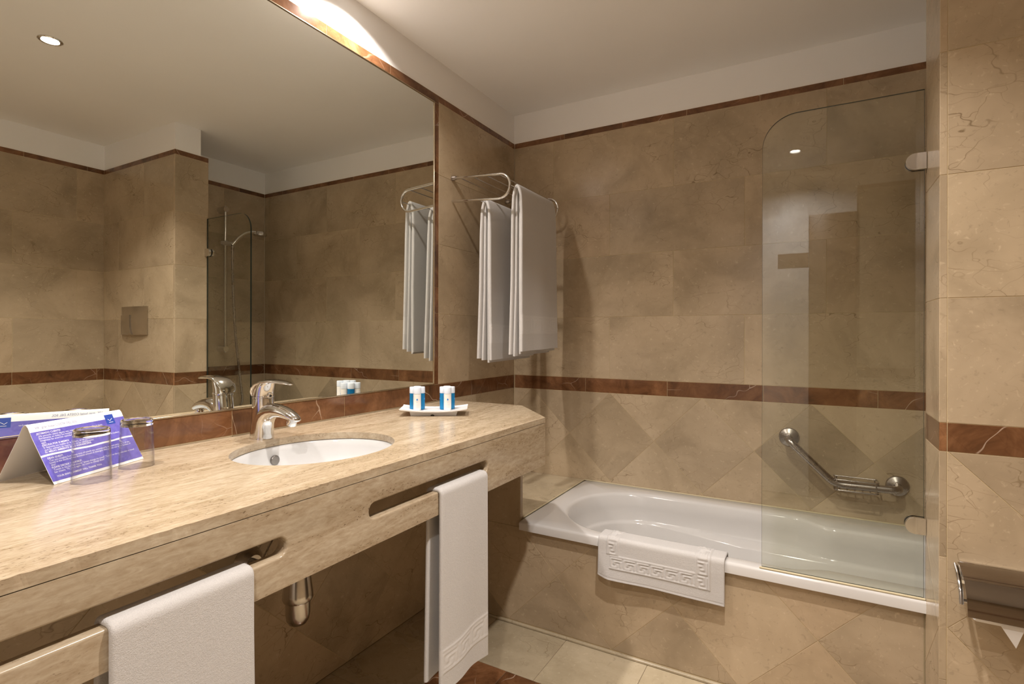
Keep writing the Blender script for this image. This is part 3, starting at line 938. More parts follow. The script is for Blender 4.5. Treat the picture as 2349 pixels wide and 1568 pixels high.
# ------------------------------------------------------------------ glass screen
GX0, GX1, GY0, GY1, GZ0, GZ1 = 1.2715, 1.676, -0.684, -0.676, RIM + 0.004, 1.8155
scr = empty('shower_screen', (1.47, -0.68, RIM), 'clear glass bath screen with one rounded top corner', 'shower screen')
rr_ = 0.098
gout = [(GX0, GZ0), (GX1, GZ0), (GX1, GZ1)] + arc(GX0 + rr_, GZ1 - rr_, rr_, pi / 2, pi, 24)
npt = len(gout)
Vg = [(a, GY0, b) for a, b in gout] + [(a, GY1, b) for a, b in gout]
pane = mk('glass_pane', Vg, [list(range(npt)), [i + npt for i in reversed(range(npt))]], GLASS, scr)
er = [(GX0, GZ0), (GX1, GZ0), (GX1, GZ1)] + arc(GX0 + rr_, GZ1 - rr_, rr_, pi / 2, pi, 24)
mk('polished_edge', [(a, GY0, b) for a, b in er] + [(a, GY1, b) for a, b in er],
   [[i, (i + 1) % npt, (i + 1) % npt + npt, i + npt] for i in range(npt)], GEDGE, scr)
tube('bottom_sealant', [(GX0 - 0.006, GY0 - 0.001, RIM + 0.002), (1.5, GY0 - 0.001, RIM + 0.002), (GX1 + 0.003, GY0 - 0.001, RIM + 0.002)], 0.0036, SEAL, scr, 8)
for zc in (1.617, 0.618):
    hh = 0.0225
    cl = [(GX1 + 0.003, zc - hh)] + [(GX1 + 0.003, zc + hh)] + arc(1.655, zc, hh, pi / 2, 3 * pi / 2, 16)
    o = mk('hinge_clamp', *prism_geo(cl, [], lambda a, b, d: (a, d, b), GY0 - 0.012, GY0 - 0.0002), CHROME, scr, True, 30)
    md = o.modifiers.new('bevel', 'BEVEL'); md.width = 0.002; md.segments = 2
    o = mk('hinge_clamp_back', *prism_geo(cl, [], lambda a, b, d: (a, d, b), GY1 + 0.0002, GY1 + 0.010), CHROME, scr, True, 30)

# ------------------------------------------------------------------ grab rail with soap basket
gb = empty('grab_rail', (1.5, 0, 0.56), 'angled steel grab rail with wire soap basket on the bath wall', 'grab bar')
def smooth_path(pts, rad=0.03, n=6):
    P = [Vector(p) for p in pts]; out = [P[0]]
    for i in range(1, len(P) - 1):
        a = (P[i - 1] - P[i]); b = (P[i + 1] - P[i])
        ra = min(rad, a.length * 0.49, b.length * 0.49)
        p0 = P[i] + a.normalized() * ra; p1 = P[i] + b.normalized() * ra
        for k in range(n + 1):
            t = k / n
            out.append((p0 * (1 - t) + P[i] * t) * (1 - t) + (P[i] * (1 - t) + p1 * t) * t)
    out.append(P[-1]); return out
tube('rail_tube', smooth_path([(1.321, -0.012, 0.716), (1.3215, -0.068, 0.714), (1.483, -0.072, 0.5585), (1.690, -0.070, 0.5615), (1.691, -0.012, 0.563)], 0.032, 8), 0.0145, STEEL, gb, 18)
for (fx, fz) in ((1.321, 0.716), (1.691, 0.563)):
    lathe('wall_flange', [(0.0, -0.016), (0.016, -0.016), (0.022, -0.013), (0.036, -0.007), (0.039, -0.0005)], (fx, 0, fz), STEEL, gb, 'Y', 32)
bk = []
zt, zl = 0.581, 0.540
for z, yb, yf in ((zt, -0.018, -0.085), (zl, -0.022, -0.082)):
    bk.append(tube_geo(smooth_path([(1.482, yb, z), (1.625, yb, z), (1.625, yf, z), (1.482, yf, z), (1.482, yb + 0.001, z)], 0.012, 4), 0.0028, 8))
for xx in (1.50, 1.525, 1.55, 1.575, 1.60):
    bk.append(tube_geo([(xx, -0.022, zl), (xx, -0.05, zl - 0.001), (xx, -0.082, zl)], 0.0018, 6))
for xx in (1.49, 1.617):
    for yb in (-0.02, -0.084): bk.append(tube_geo([(xx, yb, zt), (xx, yb, zl)], 0.002, 6))
mk('soap_basket', *join_geo(bk), STEEL, gb, True, 50)

# ------------------------------------------------------------------ shower rail on the end wall (seen in the mirror)
sh = empty('shower_rail', (XS, -0.34, 1.04), 'chrome shower riser rail with hand shower and hose', 'shower set')
SYb, SXb = -0.34, XS - 0.062
tube('riser_rail', [(SXb, SYb, 1.02), (SXb, SYb, 1.5), (SXb, SYb, 2.005)], 0.0105, CHROME, sh, 16)
for z in (1.985, 1.045):
    tube('wall_bracket', [(XS - 0.0005, SYb, z), (XS - 0.05, SYb, z), (SXb - 0.012, SYb, z)], [0.021, 0.021, 0.019], CHROME, sh, 20)
tube('slide_holder', smooth_path([(SXb + 0.012, SYb - 0.02, 1.757), (SXb - 0.01, SYb, 1.757), (SXb - 0.045, SYb + 0.02, 1.752)], 0.01, 4), 0.0165, CHROME, sh, 18)
hs = [(SXb - 0.045, SYb + 0.02, 1.742), (SXb - 0.06, SYb + 0.05, 1.79), (SXb - 0.075, SYb + 0.10, 1.835), (SXb - 0.085, SYb + 0.15, 1.848), (SXb - 0.09, SYb + 0.185, 1.845)]
tube('hand_shower_handle', smooth_path(hs, 0.04, 5), 0.012, CHROME, sh, 16)
hc = Vector((SXb - 0.092, SYb + 0.195, 1.838))
mk('shower_head', *tube_geo([hc + Vector((0, 0, .022)), hc + Vector((0, 0, .018)), hc + Vector((0, 0, .004)), hc + Vector((0, 0, -.006)), hc + Vector((0, 0, -.010))], [0.016, 0.034, 0.043, 0.044, 0.040], 28), CHROME, sh, True, 40)
hose = [(SXb - 0.045, SYb + 0.022, 1.735), (SXb - 0.047, SYb + 0.02, 1.60), (SXb - 0.045, SYb + 0.03, 1.35), (SXb - 0.04, SYb + 0.05, 1.1), (SXb - 0.035, SYb + 0.085, 0.85), (SXb - 0.02, SYb + 0.115, 0.68), (XS - 0.02, SYb + 0.12, 0.62)]
tube('flexible_hose', smooth_path(hose, 0.15, 8), 0.008, STEEL, sh, 12)
lathe('hose_outlet', [(0.0, -0.035), (0.014, -0.034), (0.016, -0.02), (0.026, -0.012), (0.028, -0.0005)], (XS, SYb + 0.12, 0.62), CHROME, sh, 'X', 24)

# ------------------------------------------------------------------ flush plate (seen in the mirror)
fp = empty('flush_plate', (2.1, YP, 1.136), 'chrome toilet flush plate on the marble niche wall', 'flush plate')
PX0, PX1, PZ0, PZ1 = 1.955, 2.245, 1.138, 1.305
def cush(x, z):
    u = (x - (PX0 + PX1) / 2) / ((PX1 - PX0) / 2); w = (z - (PZ0 + PZ1) / 2) / ((PZ1 - PZ0) / 2)
    return YP - 0.007 - 0.028 * (1 - abs(u) ** 2.2) * (1 - 0.4 * abs(w) ** 3)
nx, nz = 24, 14
V = []; F = []
for j in range(nz + 1):
    for i in range(nx + 1):
        x = PX0 + (PX1 - PX0) * i / nx; z = PZ0 + (PZ1 - PZ0) * j / nz
        V.append((x, cush(x, z), z))
for j in range(nz):
    for i in range(nx):
        a = j * (nx + 1) + i; F.append([a, a + 1, a + nx + 2, a + nx + 1])
b0 = len(V)
ed = [i for i in range(nx + 1)] + [j * (nx + 1) + nx for j in range(1, nz + 1)] + [nz * (nx + 1) + i for i in range(nx - 1, -1, -1)] + [j * (nx + 1) for j in range(nz - 1, 0, -1)]
for e_ in ed: V.append((V[e_][0], YP - 0.0003, V[e_][2]))
for k in range(len(ed)):
    F.append([ed[k], ed[(k + 1) % len(ed)], b0 + (k + 1) % len(ed), b0 + k])
mk('plate', V, F, OLDCHROME, fp, True, 40)
V = []; F = []
nx2, nz2 = 10, 10
for j in range(nz2 + 1):
    for i in range(nx2 + 1):
        x = 2.085 + 0.145 * i / nx2; z = PZ0 + 0.002 + 0.115 * j / nz2
        V.append((x, cush(x, z) - 0.004 - 0.002 * cos((i / nx2 - .5) * 2), z))
for j in range(nz2):
    for i in range(nx2):
        a = j * (nx2 + 1) + i; F.append([a, a + 1, a + nx2 + 2, a + nx2 + 1])
b0 = len(V); N1 = nx2 + 1
ed = [i for i in range(N1)] + [j * N1 + nx2 for j in range(1, nz2 + 1)] + [nz2 * N1 + i for i in range(nx2 - 1, -1, -1)] + [j * N1 for j in range(nz2 - 1, 0, -1)]
for e_ in ed: V.append((V[e_][0], V[e_][1] + 0.008, V[e_][2]))
for k in range(len(ed)): F.append([ed[k], ed[(k + 1) % len(ed)], b0 + (k + 1) % len(ed), b0 + k])
mk('flush_button', V, F, OLDCHROME, fp, True, 40)

# ------------------------------------------------------------------ toilet paper holder and roll
tp = empty('paper_holder', (1.79, YP, 0.55), 'chrome toilet paper holder with curved cover beside the bath', 'paper holder')
TX0, TX1 = 1.7135, 1.862
cp = [(-0.872, 0.5965), (-0.890, 0.596), (-0.910, 0.592), (-0.930, 0.584), (-0.948, 0.571), (-0.962, 0.554), (-0.971, 0.535), (-0.9755, 0.512)]
V = []; F = []
nn_ = len(cp)
for x in (TX0, TX1):
    for (y, z) in cp: V.append((x, y, z))
    for (y, z) in cp: V.append((x, y + 0.0012, z - 0.0014))
for i in range(nn_ - 1):
    F.append([i, i + 1, 2 * nn_ + i + 1, 2 * nn_ + i]); F.append([nn_ + i, nn_ + i + 1, 3 * nn_ + i + 1, 3 * nn_ + i])
    F.append([i, i + 1, nn_ + i + 1, nn_ + i]); F.append([2 * nn_ + i, 2 * nn_ + i + 1, 3 * nn_ + i + 1, 3 * nn_ + i])
F.append([0, nn_, 3 * nn_, 2 * nn_]); F.append([nn_ - 1, 2 * nn_ - 1, 4 * nn_ - 1, 3 * nn_ - 1])
mk('curved_cover', V, F, DCHROME, tp, True, 40)
box('back_plate', (TX0 + 0.004, YP - 0.008, 0.545), (TX1 - 0.004, YP - 0.0003, 0.598), CHROME, tp, 0.002)
tube('side_arm', smooth_path([(TX0 - 0.003, YP - 0.004, 0.590), (TX0 - 0.003, -0.905, 0.572), (TX0 - 0.003, -0.928, 0.545), (TX0 - 0.003, -0.932, 0.520)], 0.03, 5), 0.0042, CHROME, tp, 12, flat=0.6)
tube('side_arm', smooth_path([(TX1 + 0.003, YP - 0.004, 0.590), (TX1 + 0.003, -0.905, 0.572), (TX1 + 0.003, -0.928, 0.545), (TX1 + 0.003, -0.932, 0.520)], 0.03, 5), 0.0042, CHROME, tp, 12, flat=0.6)
tube('spindle', [(TX0 - 0.006, -0.920, 0.524), (1.79, -0.920, 0.524), (TX1 + 0.006, -0.920, 0.524)], 0.0045, CHROME, tp, 12)
ro = empty('toilet_roll', (1.79, -0.926, 0.485), 'white toilet roll with folded point under the chrome cover', 'toilet roll')
lathe('paper', [(0.018, -0.060), (0.0355, -0.060), (0.0375, -0.056), (0.0375, 0.056), (0.0355, 0.060), (0.018, 0.060)], (1.793, -0.920, 0.523), PAPERROLL, ro, 'X', 40, closed=True)
tl = [(1.772, -0.9590, 0.520), (1.815, -0.9590, 0.520), (1.8125, -0.9585, 0.500), (1.799, -0.9555, 0.455), (1.7735, -0.9585, 0.498),
      (1.772, -0.9580, 0.520), (1.815, -0.9580, 0.520), (1.8125, -0.9575, 0.500), (1.799, -0.9545, 0.455), (1.7735, -0.9575, 0.498)]
mk('folded_tail', tl, [[0, 1, 2, 3, 4], [9, 8, 7, 6, 5]] + [[i, (i + 1) % 5, (i + 1) % 5 + 5, i + 5] for i in range(5)], PAPERROLL, ro)

# ------------------------------------------------------------------ towel rack
rk = empty('towel_rack', (0, -0.33, 1.74), 'chrome wall towel rack with looped ends and thin rods', 'towel rack')
Y1, Y2 = -0.569, -0.089
for yb in (Y1, Y2):
    cyz = 1.136 + 0.636
    path = [(0.004, yb, 1.840), (0.12, yb, 1.832), (0.246, yb, 1.824)] + [(0.246 + 0.052 * sin(t), yb, cyz + 0.052 * cos(t)) for t in [pi * k / 14 for k in range(1, 14)]] + [(0.244, yb, 1.720), (0.12, yb, 1.729), (0.002, yb, 1.738)]
    tube('end_loop', path, 0.0058, CHROME, rk, 14)
    lathe('wall_mount', [(0.011, 0.0003), (0.011, 0.012), (0.009, 0.016), (0.0085, 0.024), (0.0, 0.0245)], (0, yb, 1.840), STEEL, rk, 'X', 20)
RODF, RODL = (0.2985, 1.772), (0.148, 1.7245)
for (x, z) in ((0.048, 1.834), (0.116, 1.829), (0.185, 1.825), (0.248, 1.822), RODF, RODL):
    tube('rod', [(x, Y1, z), (x, -0.33, z), (x, Y2, z)], 0.0027, CHROME, rk, 10)

# ------------------------------------------------------------------ towels
KEY = ["11111110", "10000000", "10111110", "10100010", "10101010", "10001010", "11111010"]
def key_h(a, b):
    """raised meander; a along the band in cells (period 1), b 0..1 across the band"""
    if b < 0 or b > 1: return 0.0
    if b < 0.10 or b > 0.90: return 1.0
    b = (b - 0.16) / 0.68
    if b < 0 or b >= 1: return 0.0
    a = a % 1.0
    r = KEY[6 - min(6, int(b * 7))]
    return 1.0 if r[min(7, int(a * 8))] == '1' else 0.0
def key_s(a, b, da, db):
    return sum(key_h(a + i * da, b + j * db) for i in (-1, 0, 1) for j in (-1, 0, 1)) / 9.0

def resample(P, ds):
    L = [0.0]
    for p, q in zip(P, P[1:]): L.append(L[-1] + sqrt((q[0] - p[0]) ** 2 + (q[1] - p[1]) ** 2))
    n = max(4, int(round(L[-1] / ds))); out = []; j = 0
    for i in range(n + 1):
        s = L[-1] * i / n
        while j < len(L) - 2 and L[j + 1] < s: j += 1
        t = (s - L[j]) / max(1e-9, L[j + 1] - L[j])
        out.append((P[j][0] + t * (P[j + 1][0] - P[j][0]), P[j][1] + t * (P[j + 1][1] - P[j][1]), s))
    return out

def round2(P, r, n=6):
    out = [P[0]]
    for i in range(1, len(P) - 1):
        p = Vector(P[i]); a = Vector(P[i - 1]) - p; b = Vector(P[i + 1]) - p
        ra = min(r, a.length * .49, b.length * .49)
        p0 = p + a.normalized() * ra; p1 = p + b.normalized() * ra
        for k in range(n + 1):
            t = k / n; q = (p0 * (1 - t) + p * t) * (1 - t) + (p * (1 - t) + p1 * t) * t
            out.append((q.x, q.y))
    out.append(P[-1]); return out

def towel(parent, path, w0, w1, th, to3, parts, relief=None, wob=None, ds=0.004, dw=0.006):
    """path runs from the front hem over the bar to the back hem; parts: [(name, s0, s1, mat)]"""
    C = resample(path, ds)
    L = C[-1][2]
    n = len(C)
    nw = max(8, int((w1 - w0) / dw))
    e = th / 2
    ring = [(w0 + e + (w1 - w0 - 2 * e) * i / nw, 1.0) for i in range(nw + 1)]
    ring += [(w1 - e + e * sin(t), cos(t)) for t in [pi * k / 6 for k in range(1, 6)]]
    ni = max(6, nw // 4)
    ring += [(w1 - e - (w1 - w0 - 2 * e) * i / ni, -1.0) for i in range(ni + 1)]
    ring += [(w0 + e - e * sin(t), -cos(t)) for t in [pi * k / 6 for k in range(1, 6)]]
    k = len(ring)
    rows = []
    for i in range(n):
        a = C[max(i - 1, 0)]; b = C[min(i + 1, n - 1)]
        d = Vector((b[0] - a[0], b[1] - a[1])).normalized()
        N = Vector((d.y, -d.x))      # outward for a path going up the front side
        s = C[i][2]
        row = []
        for (w, t) in ring:
            off = t * e
            if relief and t > 0.99: off += relief(s, w)
            wx = w
            if wob:
                o2, dwx, dz = wob(s, w, L)
                off += o2; wx += dwx
            else: dz = 0.0
            row.append(to3(C[i][0] + N.x * off, wx, C[i][1] + N.y * off + dz))
        rows.append(row)
    for (nm, s0, s1, mat) in parts:
        i0 = min(range(n), key=lambda i: abs(C[i][2] - s0)); i1 = min(range(n), key=lambda i: abs(C[i][2] - s1))
        V, F = loft_geo(rows[i0:i1 + 1], i0 == 0, i1 == n - 1)
        mk(nm, V, F, mat, parent, True, 65)

ywall = lambda a, w, z: (a, w, z)

# vanity towel on the right slot
def mk_slot_towel(name, label, y0, y1, zf, zb, keycell, seed):
    t = empty(name, (0.59, (y0 + y1) / 2, zf), label, 'towel', 'towels on the vanity rail')
    fr_, bk_ = 0.6005 + 0.0072, 0.575 - 0.0072
    path = round2([(fr_ + 0.002, zf), (fr_, 0.744 + 0.0068), (bk_, 0.744 + 0.0068), (bk_ - 0.002, zb)], 0.011)
    rg_ = random.Random(seed); p1, p2 = rg_.uniform(0, 6), rg_.uniform(0, 6)
    def wob(s, w, L):
        d = max(0.0, min(1.0, (0.45 - min(s, L - s)) / 0.45)) if True else 0
        front = s < L * 0.5
        u = (w - y0) / (y1 - y0)
        a = 0.006 * d * sin(u * 4.2 + p1) + 0.003 * d * sin(u * 9 + p2)
        flare = (u - 0.5) * 0.012 * d
        dz = (0.010 * sin(u * 3.3 + p1) * d * (1 if front else 0.6)) if min(s, L - s) < 0.12 else 0.0
        return (a if front else a * 0.5, flare, dz * max(0, 1 - min(s, L - s) / 0.12))
    def rel(s, w):
        b = (s - 0.052) / 0.062
        if b < -0.2 or b > 1.2: return 0.0
        return 0.0016 * key_s((w - y0) / keycell, b, 0.03, 0.03)
    Lp = resample(path, 0.003)[-1][2]
    towel(t, path, y0, y1, 0.0115, ywall, [('hem', 0, 0.050, TERRY), ('key_border', 0.050, 0.116, TERRYB), ('terry_body', 0.116, Lp, TERRY)], rel, wob, 0.0035, 0.0035)
    return t
mk_slot_towel('hand_towel', 'white hand towel with key border over the right vanity slot', -1.452, -1.236, 0.243, 0.262, 0.066, 1)
mk_slot_towel('hand_towel', 'white hand towel over the left vanity slot, nearest the camera', -2.166, -1.958, 0.20, 0.24, 0.066, 2)

# bath towels on the rack
def mk_rack_towel(name, label, rod_, y0, y1, zf, zb, half, seed, keycell):
    t = empty(name, (rod_[0], (y0 + y1) / 2, zf), label, 'towel', 'bath towels on the wall rack')
    x, z = rod_
    rg_ = random.Random(seed); p1 = rg_.uniform(0, 6)
    th = 0.013
    for (layer, hf, zz, zbb, yo, yi, nm) in ((0, half, zf, zb, y0, y1, 'outer'), (1, half - 0.0135, zf - 0.012, zb - 0.008, y0 + 0.013, y1 - 0.008, 'inner')):
        top = z + 0.0035 + th * (0.5 if layer else 1.5)
        hf2 = hf
        path = [(x + hf2 + 0.006, zz), (x + hf2 + 0.002, zz + 0.3), (x + hf2, z - 0.12), (x + 0.60 * hf2 + 0.004, z - 0.022)] 
        path += [(x + 0.0, top - 0.0005)]
        path += [(x - 0.60 * hf2 - 0.004, z - 0.022), (x - hf2, z - 0.12), (x - hf2, zbb + 0.3), (x - hf2 - 0.006, zbb)]
        path = round2(path, 0.03 if layer == 0 else 0.02, 6)
        def wob(s, w, L, layer=layer):
            f = s < L / 2; dd = min(s, L - s)
            d = max(0.0, min(1.0, 1 - dd / 0.6))
            u = (w - y0) / (y1 - y0)
            a = (0.005 * sin(u * 7 + p1) + 0.003 * sin(u * 13 + 2 * p1)) * d * (1 if layer == 0 else 0.2)
            lo = max(0, 1 - dd / 0.15)
            return (a if f else a * 0.4, (u - 0.5) * 0.02 * d, lo * (0.010 * (u - 0.4)))
        def rel(s, w):
            b = (s - 0.072) / 0.080
            if b < -0.2 or b > 1.2: return 0.0
            return 0.0013 * key_s((w - y0) / keycell, b, 0.03, 0.03)
        Lp = resample(path, 0.003)[-1][2]
        if layer == 0:
            towel(t, path, yo, yi, th, ywall, [('hem', 0, 0.070, TERRY), ('key_border', 0.070, 0.154, TERRYB), ('terry_body', 0.154, Lp, TERRY)], rel, wob, 0.0045, 0.0045)
        else:
            towel(t, path, yo, yi, th * 0.8, ywall, [('inner_fold', 0, Lp, TERRY)], None, wob, 0.010, 0.012)
    return t
mk_rack_towel('bath_towel', 'long white bath towel on the front rod, closest to the bath', RODF, -0.512, -0.165, 1.074, 1.060, 0.0225, 5, 0.09)
mk_rack_towel('bath_towel', 'long white bath towel on the low rod, half hidden behind the other', RODL, -0.528, -0.140, 1.034, 1.040, 0.0225, 8, 0.11)

# bath mat towel over the tub rim
bm_ = empty('bath_mat', (0.95, -0.69, 0.28), 'white bath mat with raised key border hung over the tub rim', 'bath mat')
xm0, xm1 = 0.741, 1.166
pm = round2([(-0.7035, 0.277), (-0.7005, 0.34), (-0.6985, 0.4215), (-0.622, 0.4215), (-0.613, 0.36), (-0.596, 0.300)], 0.014)
pm = [(-y, z) for y, z in pm]
tom = lambda a, w, z: (w, -a, z)
def relm(s, w):
    h = 0.0
    bx, ex = 0.788, 1.075
    if bx - 0.003 <= w <= ex + 0.002:
        b = (s - 0.040) / 0.047
        if -0.1 < b < 1.1: h = max(h, key_s((w - bx) / 0.0475, b, 0.035, 0.035))
    for (c0, c1, s0) in ((0.775, 0.817, 0.089), (1.077, 1.122, 0.038)):
        b = (w - c0) / (c1 - c0)
        if s > s0 and -0.1 < b < 1.1: h = max(h, key_s((s - s0) / 0.0475, b, 0.035, 0.035))
    if 0.006 < s < 0.0085: h -= 0.4
    return 0.0027 * h
def wobm(s, w, L):
    u = (w - xm0) / (xm1 - xm0)
    d = max(0, 1 - s / 0.10)
    lift = 0.012 * max(0, 1 - u / 0.10) ** 1.5 * d
    return (0.004 * d * sin(u * 5 + 0.6) + 0.002 * d * sin(u * 11), 0.0, lift + 0.0025 * sin(u * 4) * d)
Lm = resample(pm, 0.003)[-1][2]
towel(bm_, pm, xm0, xm1, 0.0075, tom, [('hem', 0, 0.036, TERRY), ('key_border', 0.036, 0.090, TERRY), ('terry_body', 0.090, Lm, TERRY)], relm, wobm, 0.0022, 0.0025)

# ------------------------------------------------------------------ tray and toiletries
tu = Vector((0.838, 0.545, 0)); tv = Vector((-0.545, 0.838, 0))
TC = Vector((0.219, -0.975, CT))
tr = empty('amenity_tray', TC, 'small white porcelain tray on the vanity end', 'tray')
HU, HV = 0.119, 0.064
V = []; F = []; nu_, nv_ = 28, 14
def trz(a, b):
    return 0.0165 + 0.0085 * abs(a) ** 2.4 + 0.003 * max(0, (abs(b) - 0.82) / 0.18) ** 2
for sgn in (1, 0):
    for j in range(nv_ + 1):
        for i in range(nu_ + 1):
            a = -1 + 2 * i / nu_; b = -1 + 2 * j / nv_
            k_ = 1.0 if sgn else 0.985
            p = TC + tu * (a * HU * k_) + tv * (b * HV * k_ * (1 - 0.03 * abs(a) ** 3))
            V.append((p.x, p.y, CT + trz(a, b) - (0 if sgn else 0.0042)))
st_ = (nu_ + 1) * (nv_ + 1)
for o_ in (0, st_):
    for j in range(nv_):
        for i in range(nu_):
            a = o_ + j * (nu_ + 1) + i; F.append([a, a + 1, a + nu_ + 2, a + nu_ + 1])
ed = [i for i in range(nu_ + 1)] + [j * (nu_ + 1) + nu_ for j in range(1, nv_ + 1)] + [nv_ * (nu_ + 1) + i for i in range(nu_ - 1, -1, -1)] + [j * (nu_ + 1) for j in range(nv_ - 1, 0, -1)]
for k in range(len(ed)): F.append([ed[k], ed[(k + 1) % len(ed)], ed[(k + 1) % len(ed)] + st_, ed[k] + st_])
mk('dish', V, F, PORC, tr, True, 50)
def trfoot(f, z): return [tuple(TC + tu * (a * 0.084 * f) + tv * (b * 0.040 * f) + Vector((0, 0, z))) for a, b in ((-1, -1), (1, -1), (1, 1), (-1, 1))]
mk('foot', *loft_geo([trfoot(0.955, 0.0002), trfoot(1.0, 0.0135)]), PORC, tr)
nc = TC + tv * (-0.0385) + tu * (-0.004)
nv2 = [tuple(nc + tu * (0.007 * cos(t)) + tv * d + Vector((0, 0, 0.0003 + 0.0042 * sin(t)))) for d in (-0.0006, 0.004) for t in [pi * k / 8 for k in range(9)]]
mk('foot_notch_shade', nv2, [list(range(9)), list(range(17, 8, -1))] + [[i, i + 1, i + 10, i + 9] for i in range(8)] + [[8, 0, 9, 17]], DARK, tr)  # dark half-round piece painting the shade of the foot's opening

def blue_liquid():
    m, nt, b = newmat('blue_gel'); h = NT(nt)
    b.inputs['Base Color'].default_value = (0.015, 0.33, 0.75, 1)
    b.inputs['Roughness'].default_value = 0.12
    b.inputs['Transmission Weight'].default_value = 0.55
    b.inputs['IOR'].default_value = 1.35
    return m
BLUE = blue_liquid()
FROST = simple('frosted_cap', (0.68, 0.73, 0.80), 0.35, 0.0, **{'Subsurface Weight': 0.3, 'Subsurface Radius': (0.01, 0.01, 0.01), 'Subsurface Scale': 0.5})
CREAMB = simple('white_bottle', (0.80, 0.77, 0.72), 0.3)
EMB = simple('blue_emblem', (0.03, 0.22, 0.62), 0.4)
GREYINK = simple('pale_grey_print', (0.45, 0.50, 0.60), 0.5)
cdir = Vector((1.4164 - 0.2, -2.5161 + 1.0, 0)).normalized()
away = -cdir; lft = Vector((away.y, -away.x, 0)) * -1.0
BR = 0.0136
def cyl_patch(c, r, a0, pts, z0):
    out = []
    for (s, z) in pts:
        a = a0 + s / r
        out.append((c.x + r * cos(a), c.y + r * sin(a), z0 + z))
    return out
def bottle(c, kind, label, facing):
    z0 = CT + 0.0168 + 0.0006
    o = empty('toiletry_bottle', (c.x, c.y, z0), label, 'bottle', 'toiletry bottles on the tray')
    body = BLUE if kind == 'blue' else CREAMB
    lathe('bottle_body', [(0.0, 0.0), (0.0118, 0.0), (0.0132, 0.0015), (BR - 0.0002, 0.004), (BR - 0.0002, 0.0575), (0.0125, 0.0585), (0.0, 0.0585)], (c.x, c.y, z0), body, o, 'Z', 28)
    lathe('cap', [(0.0, 0.059), (0.0128, 0.059), (BR, 0.0595), (BR, 0.0795), (0.0128, 0.0815), (0.0, 0.082)], (c.x, c.y, z0), FROST, o, 'Z', 28)
    a0 = atan2(facing.y, facing.x)
    drop = [(0.0026 * sin(t) * (1 if True else 0), 0.0) for t in [0]]
    pts = []
    for k in range(20):
        t = 2 * pi * k / 20
        rr__ = 0.0030
        x = rr__ * sin(t); y = -rr__ * cos(t)
        if y > 0: x *= max(0.0, 1 - y / rr__) ** 0.6; y *= 1.6
        pts.append((x, y))
    P = cyl_patch(c, BR + 0.00005, a0, pts, z0 + 0.039)
    Q = cyl_patch(c, BR + 0.00025, a0, pts, z0 + 0.039)
    n_ = len(P)
    mk('drop_emblem', P + Q, [list(range(n_, 2 * n_))] + [[i, (i + 1) % n_, (i + 1) % n_ + n_, i + n_] for i in range(n_)], EMB, o)
    if kind == 'white':
        g = []
        for (zz, wd) in ((0.0325, 0.008), (0.030, 0.006), (0.021, 0.0155), (0.0165, 0.011), (0.012, 0.0135), (0.0095, 0.010)):
            pp = [(-wd / 2, -0.0003), (-wd / 4, -0.0003), (0, -0.0003), (wd / 4, -0.0003), (wd / 2, -0.0003), (wd / 2, 0.0003), (wd / 4, 0.0003), (0, 0.0003), (-wd / 4, 0.0003), (-wd / 2, 0.0003)]
            q = cyl_patch(c, BR + 0.0002, a0, pp, z0 + zz)
            g.append((q, [[i, i + 1, 8 - i, 9 - i] for i in range(4)]))
        mk('printed_lines', *join_geo(g), GREYINK, o)
    return o
for gi, (wx, wy, side) in enumerate(((0.1825, -1.0275, 'left'), (0.271, -0.9665, 'right'))):
    Wc = Vector((wx, wy, 0))
    s_ = BR + 0.0003
    L_ = Wc + away * (s_ * 1.732) + lft * s_
    R_ = Wc + away * (s_ * 1.732) - lft * s_
    B_ = Wc + away * (s_ * 3.464)
    where = 'mirror-side' if side == 'left' else 'bath-side'
    bottle(Wc, 'white', 'front white bottle of the ' + where + ' cluster on the tray', cdir)
    bottle(L_, 'blue', 'left blue gel bottle of the ' + where + ' cluster on the tray', (cdir * 0.35 + (lft if side == 'right' else -lft)).normalized())
    bottle(R_, 'blue', 'right blue gel bottle of the ' + where + ' cluster on the tray', (cdir * 0.6 - lft).normalized())
    bottle(B_, 'white', 'white bottle hidden behind the ' + where + ' cluster, seen in the mirror', -cdir)

# ------------------------------------------------------------------ tumblers
def tumbler(c, label):
    o = empty('drinking_glass', (c[0], c[1], CT), label, 'glass', 'upturned tumblers')
    H_ = 0.1025; r0, r1 = 0.0330, 0.0292
    def rad(z): return r0 + (r1 - r0) * z / H_
    outer = [(rad(z), z) for z in (0.0012, 0.02, 0.045, 0.07, 0.088)]
    inner = [(rad(z) - 0.0016, z) for z in (0.088, 0.07, 0.045, 0.02, 0.0012)]
    lathe('glass_wall', [(r0 - 0.0008, 0.0004)] + outer + inner, (c[0], c[1], CT), TUMBLER, o, 'Z', 48, 60, closed=True)
    lathe('thick_base', [(0.0, 0.089), (0.018, 0.0888), (rad(.088) - 0.0016, 0.0875), (rad(.0885), 0.0885), (rad(.093) + 0.0003, 0.093), (rad(.0985) + 0.0002, 0.0985), (rad(H_) - 0.001, 0.1015), (rad(H_) - 0.004, H_), (rad(H_) - 0.008, 0.1005), (0.012, 0.0985), (0.0, 0.098)], (c[0], c[1], CT), TBASE, o, 'Z', 48, 60)
    return o
tumbler((0.1905, -2.0155), 'upturned clear glass tumbler nearest the camera before the purple card')
tumbler((0.1400, -1.9120), 'upturned clear glass tumbler at the tap end of the purple card')

